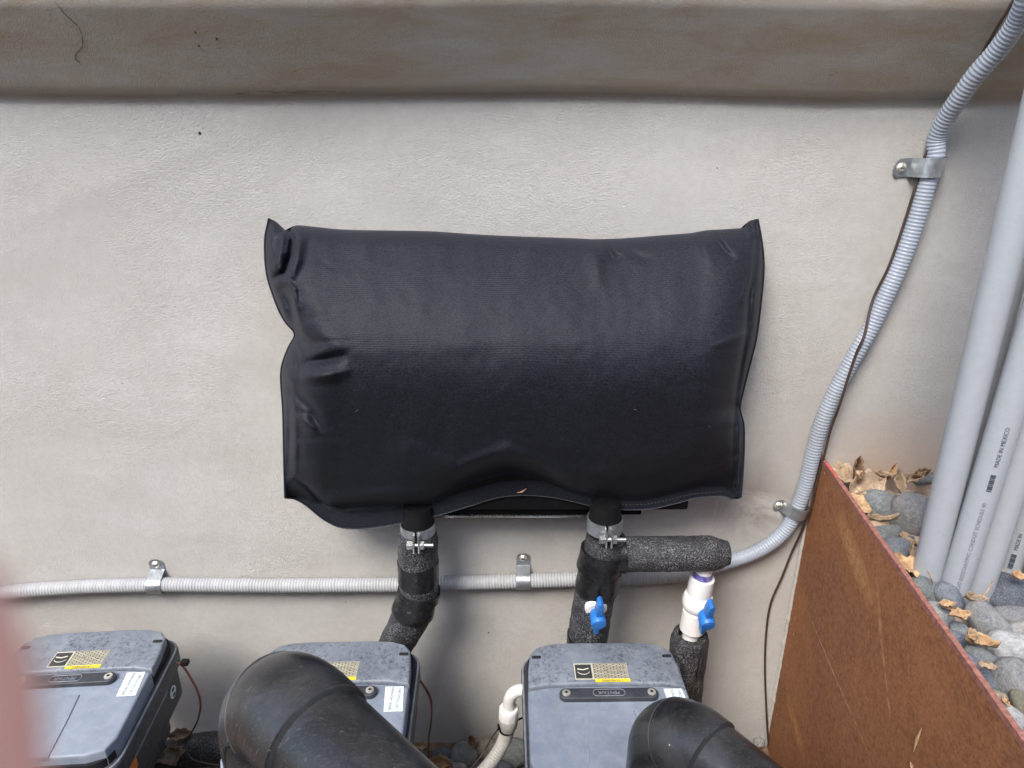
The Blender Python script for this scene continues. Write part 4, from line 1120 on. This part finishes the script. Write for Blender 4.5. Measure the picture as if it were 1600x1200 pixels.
    txt('CAUTION DISCONNECT POWER BEFORE SERVICE', 0.0065, M['ink'], root, Matrix(((0, 0, 1, sxp - 0.0035), (1, 0, 0, -0.16), (0, 1, 0, T - 0.066), (0, 0, 0, 1))), world=False)
    ov = []
    B(MB().sweep([(hw - 0.001, -0.055, T - 0.092), (hw + 0.0032, -0.055, T - 0.092)], 0.011, 28), 'oval_badge', 'label')
    B(MB().box((hw + 0.0036, -0.055, T - 0.087), (0.0006, 0.004, 0.0022)).box((hw + 0.0036, -0.055, T - 0.097), (0.0006, 0.004, 0.0022)), 'badge_mark', 'ink')
    B(MB().box((hw + 0.0045, -0.225, T - 0.078), (0.0012, 0.022, 0.009)), 'orange_tag', 'orange')
    B(MB().box((hw + 0.0058, -0.238, T - 0.079), (0.0006, 0.004, 0.008)), 'yellow_tag', 'yellow')
    return root
def copy_tree(o, parent=None):
    c = o.copy(); COL.objects.link(c); c.parent = parent
    for ch in o.children: copy_tree(ch, c)
    return c
T0 = 0.386
p3 = make_pump('grey pool pump drive with clean lid and full handle strip, nearest the rusty plate')
def place(o, pxl, pxr, py, rz):
    a = P(pxl, py, Z=T0); b = P(pxr, py, Z=T0); m = (a + b) / 2; o.location = (m.x, m.y, 0); o.rotation_euler = (0, 0, rz)
p2 = copy_tree(p3); p1 = copy_tree(p3)
p2['label'] = 'middle pool pump drive, partly hidden behind the large black elbow'
p1['label'] = 'leftmost pool pump drive with speckled grime, partly behind the blurred finger'
place(p3, 818, 1054, 1003, R(0.8)); place(p2, 414, 656, 1001, R(1.5)); place(p1, 36, 280, 985, R(4.0))

# ------------------------------------------------------------------ black pipe elbows in front
def elbow(label, px, py, t, r, bend, yaw, drop, pitch_down, sockf=0.42, group='large black plumbing elbows'):
    """vertical leg below, quarter bend, then a pipe running horizontally to the right and towards the viewer"""
    rr_ = ray(px, py); c = CAM + rr_ * t
    root = thing('pipe_elbow', label, 'pipe elbow', c, group=group)
    h = Vector((math.sin(yaw), -math.cos(yaw), -pitch_down)).normalized()
    q = [c + Vector((0, 0, -drop)), c + Vector((0, 0, -drop * 0.5))]
    cen = c + h * bend
    for k in range(0, 25):
        a = math.pi / 2 * k / 24; q.append(cen - h * bend * math.cos(a) + Vector((0, 0, 1)) * bend * math.sin(a))
    e = q[-1]; sock = r * sockf
    q += [e + h * sock * 0.5, e + h * (sock - 0.001), e + h * sock]
    el = MB().sweep(q, [r] * (len(q) - 1) + [r - 0.001], 56).build('elbow_body', M['abs'], root)
    MB().sweep([e + h * (sock - 0.0005), e + h * (sock + 0.0025)], [r * 0.985, r * 0.93], 56).build('socket_gap_shade', M['seam'], root)  # black ring paints in the shade of the gap round the pipe
    e2 = e + h * sock
    MB().sweep([e2 - h * 0.01, e2 + h * 0.35, e2 + h * 0.7], r * 0.925, 56).build('pipe', M['abs'], root)
    # moulded seam over the bend and a raised casting mark on the flank
    side = h.cross(Vector((0, 0, 1))).normalized()
    def band(a_deg, rr, w0=-70, w1=70, n=24):
        a = R(a_deg); cc = cen - h * bend * math.cos(a) + Vector((0, 0, 1)) * bend * math.sin(a)
        o_ = (-h * math.cos(a) + Vector((0, 0, 1)) * math.sin(a))
        return [cc + (o_ * math.cos(R(w0 + (w1 - w0) * k / n)) + side * math.sin(R(w0 + (w1 - w0) * k / n))) * rr for k in range(n + 1)]
    MB().sweep(band(50, r - 0.0002, -100, 100), 0.0006, 6).build('mould_seam', M['pump_dark'], el)
    return root, cen, h, side, e2
eb, cen, hh, sd_, e2 = elbow('big black elbow in front of the middle pump, nearest to the viewer', 432, 1146, 0.60, 0.0445, 0.052, R(47), 0.5, 0.03, 0.50)
# casting marks on the near flank of the big elbow
for (a_, b_, r__) in ((8, 30, 0.002),):
    sgn = -1
    for (ang, l_, wd) in ((38, 0.020, 0.0022), (22, 0.032, 0.0010), (10, 0.04, 0.0010)):
        a = R(ang); cc = cen - hh * 0.052 * math.cos(a) + Vector((0, 0, 1)) * 0.052 * math.sin(a)
        tdir = (hh * math.sin(a) + Vector((0, 0, 1)) * math.cos(a))
        s0 = sd_ if (sd_.y < 0) else -sd_
        c0 = cc + s0 * 0.0445
        MB().sweep([c0 - tdir * l_ / 2, c0 + tdir * l_ / 2], wd, 8).build('casting_mark', M['abs'], eb)
elbow('smaller black elbow rising in front of the right pump', 1040, 1175, 0.86, 0.0455, 0.047, R(38), 0.45, 0.02, 0.3)

# ------------------------------------------------------------------ white sweep elbow, gland and beige flex by the right pump
wf = thing('conduit_fitting', 'white elbow with gland nut leaving the left side of the right pump', 'conduit fitting', P(795, 1100, Y=-0.2))
YF = -0.215
q = cat_rom([P(840, 1079, Y=YF), P(822, 1078, Y=YF), P(807, 1080, Y=YF), P(798, 1088, Y=YF), P(795, 1102, Y=YF), P(795, 1118, Y=YF)], 0.002)
MB().sweep(q, 9.5 * mpp(800, 1090, Y=YF), 24).build('sweep_elbow', M['white'], wf)
s_ = mpp(795, 1110, Y=YF)
g0 = P(795, 1106, Y=YF); g1 = P(794, 1140, Y=YF)
MB().sweep([g0, g0.lerp(g1, .06), g0.lerp(g1, .4), g0.lerp(g1, .42)], [14.5 * s_, 16 * s_, 16 * s_, 15 * s_], 10).build('gland_nut', M['white'], wf)
MB().sweep([g0.lerp(g1, .42), g0.lerp(g1, .46), g0.lerp(g1, .8), g0.lerp(g1, 1)], [15 * s_, 15.6 * s_, 14 * s_, 11 * s_], 28).build('gland_body', M['conduit_beige'], wf)
bf = thing('flexible_conduit', 'dusty beige flexible conduit drooping left from the white gland', 'conduit', P(760, 1180, Y=-0.22))
q = cat_rom([P(794, 1126, Y=YF), P(793, 1140, Y=YF), P(787, 1158, Y=YF), P(775, 1180, Y=YF - 0.01), P(757, 1203, Y=YF - 0.02), P(732, 1226, Y=YF - 0.03), P(690, 1250, Y=YF - 0.04)], 0.00095)
MB().sweep(q, corr(q, 10.6 * s_, 0.0045, 0.0005), 24).build('corrugated_sleeve', M['conduit_beige'], bf)
zt = thing('cable_tie', 'black cable tie cinched round the beige flexible conduit', 'cable tie', P(793, 1138, Y=YF))
c = P(792.5, 1139, Y=YF); ring = [c + Vector((math.cos(R(k * 10)) * 11.6 * s_, math.sin(R(k * 10)) * 11.6 * s_, 0.001 * math.cos(R(k * 10)))) for k in range(37)]
MB().sweep(ring, 0.0016, 6, cap=False).build('strap', M['rubber'], zt)
MB().box(P(781, 1136, Y=YF - 0.004), (0.004, 0.003, 0.0045), bev=0.001).build('head', M['rubber'], zt)
q = cat_rom([P(781, 1136, Y=YF), P(770, 1150, Y=YF), P(760, 1168, Y=YF), P(748, 1186, Y=YF - 0.01), P(732, 1204, Y=YF - 0.02)], 0.004)
o = MB().sweep(q, 0.0014, 8).build('thin_cable', M['wire']); tag(o, 'thin grey cable tied beside the beige flexible conduit', 'cable')
o = MB().sweep(cat_rom([P(790, 1132, Y=-0.19), P(806, 1126, Y=-0.19), P(825, 1118, Y=-0.19)], 0.004), 0.0016, 8).build('thin_cable', M['rubber']); tag(o, 'short black wire end between the white gland and the right pump', 'cable')

# wires leaving the two left pumps
Yw = -0.17
q = cat_rom([P(276, 1036, Y=Yw), P(286, 1042, Y=Yw), P(298, 1060, Y=Yw), P(309, 1082, Y=Yw), P(313, 1103, Y=Yw), P(309, 1125, Y=Yw), P(298, 1147, Y=Yw), P(291, 1160, Y=Yw), P(291, 1172, Y=Yw - .01), P(300, 1186, Y=Yw - .02), P(318, 1192, Y=Yw - .02), P(345, 1195, Y=Yw - .02), P(370, 1186, Y=Yw - .02)], 0.004)
wr = thing('pump_wire', 'looping brown wire hanging from the right side of the leftmost pump', 'wire', P(300, 1100, Y=Yw))
MB().sweep(q, 0.0015, 8).build('wire', M['wire'], wr)
MB().sweep([p_ + Vector((0.0018, 0, 0.0012)) for p_ in q[:30]], 0.0009, 6).build('red_strand', M['redwire'], wr)
MB().box(P(289, 1035, Y=Yw), (0.006, 0.005, 0.004), bev=0.001).build('plug', M['rubber'], wr)
q = cat_rom([P(648, 1055, Y=Yw), P(657, 1065, Y=Yw), P(668, 1082, Y=Yw), P(674, 1100, Y=Yw), P(674, 1125, Y=Yw), P(670, 1155, Y=Yw), P(670, 1188, Y=Yw), P(676, 1215, Y=Yw)], 0.004)
wr = thing('pump_wire', 'reddish brown wire dropping to the pebbles from the middle pump', 'wire', P(672, 1100, Y=Yw))
MB().sweep(q, 0.0016, 8).build('wire', M['redwire'], wr)
MB().sweep([p_ + Vector((0.0016, 0, 0.001)) for p_ in q[:18]], 0.0008, 6).build('red_strand', M['redwire'], wr)

# ------------------------------------------------------------------ dry leaves
def leaf(px, py, lpx, wpx, ang, tilt, curl, mat, label, Z=None, Y=None, lobes=0.18):
    c = P(px, py, Z=Z if Z is not None else BZ + 0.03) if Y is None else P(px, py, Y=Y)
    s = (c - CAM).dot(CF) / FPX; L = lpx * s * 1.15; Wd = wpx * s * 1.3
    nu, nv = 18, 9; vs = []; fs = []; sd = random.random() * 50
    for i in range(nu + 1):
        u = i / nu - 0.5; e = max(0.0, 1 - (2 * abs(u)) ** 1.7) ** 0.85 * (1 + lobes * math.sin(i * 1.15 + sd) + 0.06 * math.sin(i * 2.9 + sd))
        for j in range(nv + 1):
            v = j / nv - 0.5; z = curl * Wd * (1.1 * abs(v) + 1.8 * v * v) + curl * 0.6 * L * u * u + 0.28 * Wd * mn.noise(Vector((u * 3 + sd, v * 3, 0))) + 0.08 * L * mn.noise(Vector((u * 2.2 + sd, 7, 0))) - 0.05 * Wd * math.exp(-(v / 0.06) ** 2)
            vs.append(Vector((u * L, v * Wd * e * (1 - 0.25 * abs(curl)), z)))
    for i in range(nu):
        for j in range(nv): a = i * (nv + 1) + j; fs.append((a, a + 1, a + nv + 2, a + nv + 1))
    ux = CR * math.cos(R(ang)) - CU * math.sin(R(ang)); nz = (Vector((0, 0, 1)) * math.cos(tilt) - CF * math.sin(tilt)).normalized()
    ux = (ux - nz * ux.dot(nz)).normalized(); uy = nz.cross(ux)
    M3 = Matrix((ux, uy, nz)).transposed()
    me = MB().add(vs, fs).mesh('dry_leaf', M[mat], angle=180); o = link('dry_leaf', me)
    o.matrix_world = Matrix.Translation(c) @ M3.to_4x4()
    md = o.modifiers.new('thick', 'SOLIDIFY'); md.thickness = 0.0006
    tag(o, label, 'leaf', 'dry leaves fallen among the stones'); return o
leaf(1310, 741, 46, 32, 55, 0.6, 0.15, 'leaf_a', 'broad pale tan leaf tucked in the top corner by the rusty plate')
leaf(1333, 741, 34, 17, 100, 0.9, 1.1, 'leaf_c', 'dark brown curled leaf standing against the wall near the plate corner', Z=BZ + 0.04)
leaf(1352, 761, 60, 36, -25, 0.7, 0.2, 'leaf_a', 'large wavy tan leaf lying just left above the square grey stone')
leaf(1336, 788, 44, 26, 55, 0.3, 0.15, 'leaf_b', 'pale leaf pressed along the plate edge left of the square grey stone')
leaf(1375, 748, 22, 12, 20, 0.6, 1.0, 'leaf_a', 'small curled tan leaf against the wall above the square grey stone')
leaf(1402, 758, 40, 14, 100, 0.7, 0.6, 'leaf_a', 'narrow upright leaf between the square stone and the round speckled stone')
leaf(1424, 752, 42, 15, -30, 0.5, 0.6, 'leaf_a', 'folded tan leaf leaning above the round speckled stone')
leaf(1390, 742, 30, 10, -60, 0.7, 0.7, 'leaf_b', 'slender light brown leaf close to the wall behind the stones')
leaf(1434, 748, 26, 14, -20, 0.6, 0.9, 'leaf_c', 'dark curled leaf beside the foot of the leftmost grey pipe')
leaf(1376, 816, 44, 10, -4, 0.2, 0.8, 'leaf_a', 'thin rolled leaf wedged below the square grey stone', Z=BZ + 0.024)
leaf(1418, 848, 26, 10, 60, 0.3, 0.5, 'leaf_a', 'crumpled leaf bit right of the tan topped oval stone', Z=BZ + 0.02)
leaf(1424, 868, 44, 8, 105, 0.3, 0.5, 'leaf_a', 'long straw coloured leaf sliver at the left side of the first pipe', Z=BZ + 0.024)
leaf(1417, 887, 46, 32, 20, 0.2, 0.2, 'leaf_b', 'broad veined orange tan leaf at the plate edge below the first pipe', Z=BZ + 0.035)
leaf(1479, 945, 24, 11, 0, 0.3, 0.3, 'leaf_b', 'small orange leaf upon the dark blue stone', Z=BZ + 0.04)
leaf(1485, 953, 22, 8, 15, 0.3, 0.5, 'leaf_c', 'brown leaf fragment just under the small orange leaf', Z=BZ + 0.035)
leaf(1498, 963, 32, 17, -8, 0.25, 0.3, 'leaf_b', 'bright yellow tan leaf lying between the pale stones below the pipes', Z=BZ + 0.045)
leaf(1519, 941, 26, 14, 30, 0.5, 0.9, 'leaf_a', 'curled leaf at the foot of the fourth pipe', Z=BZ + 0.03)
leaf(1531, 1008, 42, 18, 25, 0.3, 0.6, 'leaf_b', 'glossy amber leaf curled between three rounded stones', Z=BZ + 0.035)
leaf(1516, 1000, 14, 22, 10, 0.3, 0.4, 'leaf_a', 'pale leaf edge touching the glossy amber leaf', Z=BZ + 0.04)
leaf(1592, 904, 24, 14, 25, 0.4, 0.5, 'leaf_b', 'orange leaf above the large dark blue stone at the picture edge', Z=BZ + 0.05)
leaf(1542, 1043, 24, 14, 30, 0.2, 0.3, 'leaf_a', 'pale tan leaf scrap on the greenish stone', Z=BZ + 0.05)
leaf(1472, 903, 12, 16, 80, 0.5, 0.4, 'leaf_a', 'cream leaf tip in the gap between the second and third pipes', Z=BZ + 0.02)
leaf(1568, 1098, 8, 18, 0, 0.3, 0.3, 'leaf_b', 'tiny orange leaf tip beside the olive stone', Z=BZ + 0.035)
leaf(283, 1148, 34, 15, -12, 0.8, 0.5, 'leaf_a', 'curled tan leaf on the foam pipe next to the leftmost pump', Y=-0.11)
leaf(272, 1185, 22, 36, 70, 0.6, 0.4, 'leaf_a', 'light brown leaf hanging below the foam pipe beside the leftmost pump', Y=-0.17)
leaf(660, 1167, 24, 10, 0, 0.5, 0.5, 'leaf_b', 'orange leaf at the wall foot near the middle pump', Z=0.01)
leaf(690, 1194, 34, 16, 20, 0.5, 0.5, 'leaf_b', 'brown orange leaf cluster on the pebbles right of the middle pump', Z=0.02)
leaf(738, 1160, 16, 13, 70, 0.8, 0.9, 'leaf_c', 'dark shrivelled leaf sitting on the largest pebble at the wall foot', Z=0.03)
for (a, b, lab) in (((1449, 892), (1457, 912), 'thin brown twig leaning at the base of the first pipe'), ((1552, 906), (1526, 942), 'pale dry stalk slanting across the foot of the fourth pipe'), ((1385, 770), (1420, 772), 'straw stalk lying over the gap behind the square stone')):
    z = BZ + 0.035
    o = MB().sweep(cat_rom([P(*a, Z=z + 0.02), P((a[0] + b[0]) / 2 + 2, (a[1] + b[1]) / 2 + 2, Z=z + 0.01), P(*b, Z=z)], 0.004), 0.0011, 6).build('twig', M['leaf_a']); tag(o, lab, 'twig')

# ------------------------------------------------------------------ photographer's hand beside the lens
def build_hand():
    def cc(x, y, z): return CAM + CR * x + CU * y + CF * z       # right, up, forward of the phone
    bm = bmesh.new(); lay = bm.verts.layers.skin.verify()
    def V(p, r, root=False):
        v = bm.verts.new(p); v[lay].radius = (r, r); v[lay].use_root = root; return v
    wrist = V(cc(-0.075, -0.150, 0.004), 0.026, True)
    palm = V(cc(-0.066, -0.105, 0.004), 0.026); bm.edges.new((wrist, palm))
    fore = V(cc(-0.10, -0.24, -0.02), 0.032); bm.edges.new((wrist, fore))
    chains = [
        [(-0.040, -0.072, 0.008, 0.0115), (-0.030, -0.046, 0.012, 0.0095), (-0.0205, -0.026, 0.0128, 0.0088), (-0.0167, -0.0120, 0.0120, 0.0086), (-0.0159, 0.0004, 0.0114, 0.0078)],
        [(-0.060, -0.065, 0.008, 0.0115), (-0.058, -0.034, 0.014, 0.0095), (-0.052, -0.012, 0.012, 0.0088), (-0.046, 0.004, 0.006, 0.0075)],
        [(-0.078, -0.070, 0.006, 0.0110), (-0.080, -0.042, 0.012, 0.0090), (-0.074, -0.022, 0.008, 0.0082), (-0.066, -0.010, 0.0, 0.0070)],
        [(-0.092, -0.080, 0.004, 0.0100), (-0.096, -0.058, 0.008, 0.0080), (-0.090, -0.042, 0.004, 0.0072), (-0.082, -0.034, -0.002, 0.0062)],
        [(-0.046, -0.115, -0.006, 0.0125), (-0.028, -0.092, -0.018, 0.0105), (-0.018, -0.070, -0.024, 0.0090)],
    ]
    for ch in chains:
        prev = palm
        for x, y, z, r in ch:
            v = V(cc(x, y, z), r); bm.edges.new((prev, v)); prev = v
    me = bpy.data.meshes.new('hand'); bm.to_mesh(me); bm.free(); me.materials.append(M['skin'])
    root = thing('person', "photographer's hand, one finger blurred at the lower left edge", 'person', cc(-0.075, -0.15, 0.004))
    o = link('hand', me, root)
    sk = o.modifiers.new('skin', 'SKIN'); sk.use_smooth_shade = True
    sb = o.modifiers.new('sub', 'SUBSURF'); sb.levels = 2; sb.render_levels = 2
    return root
build_hand()
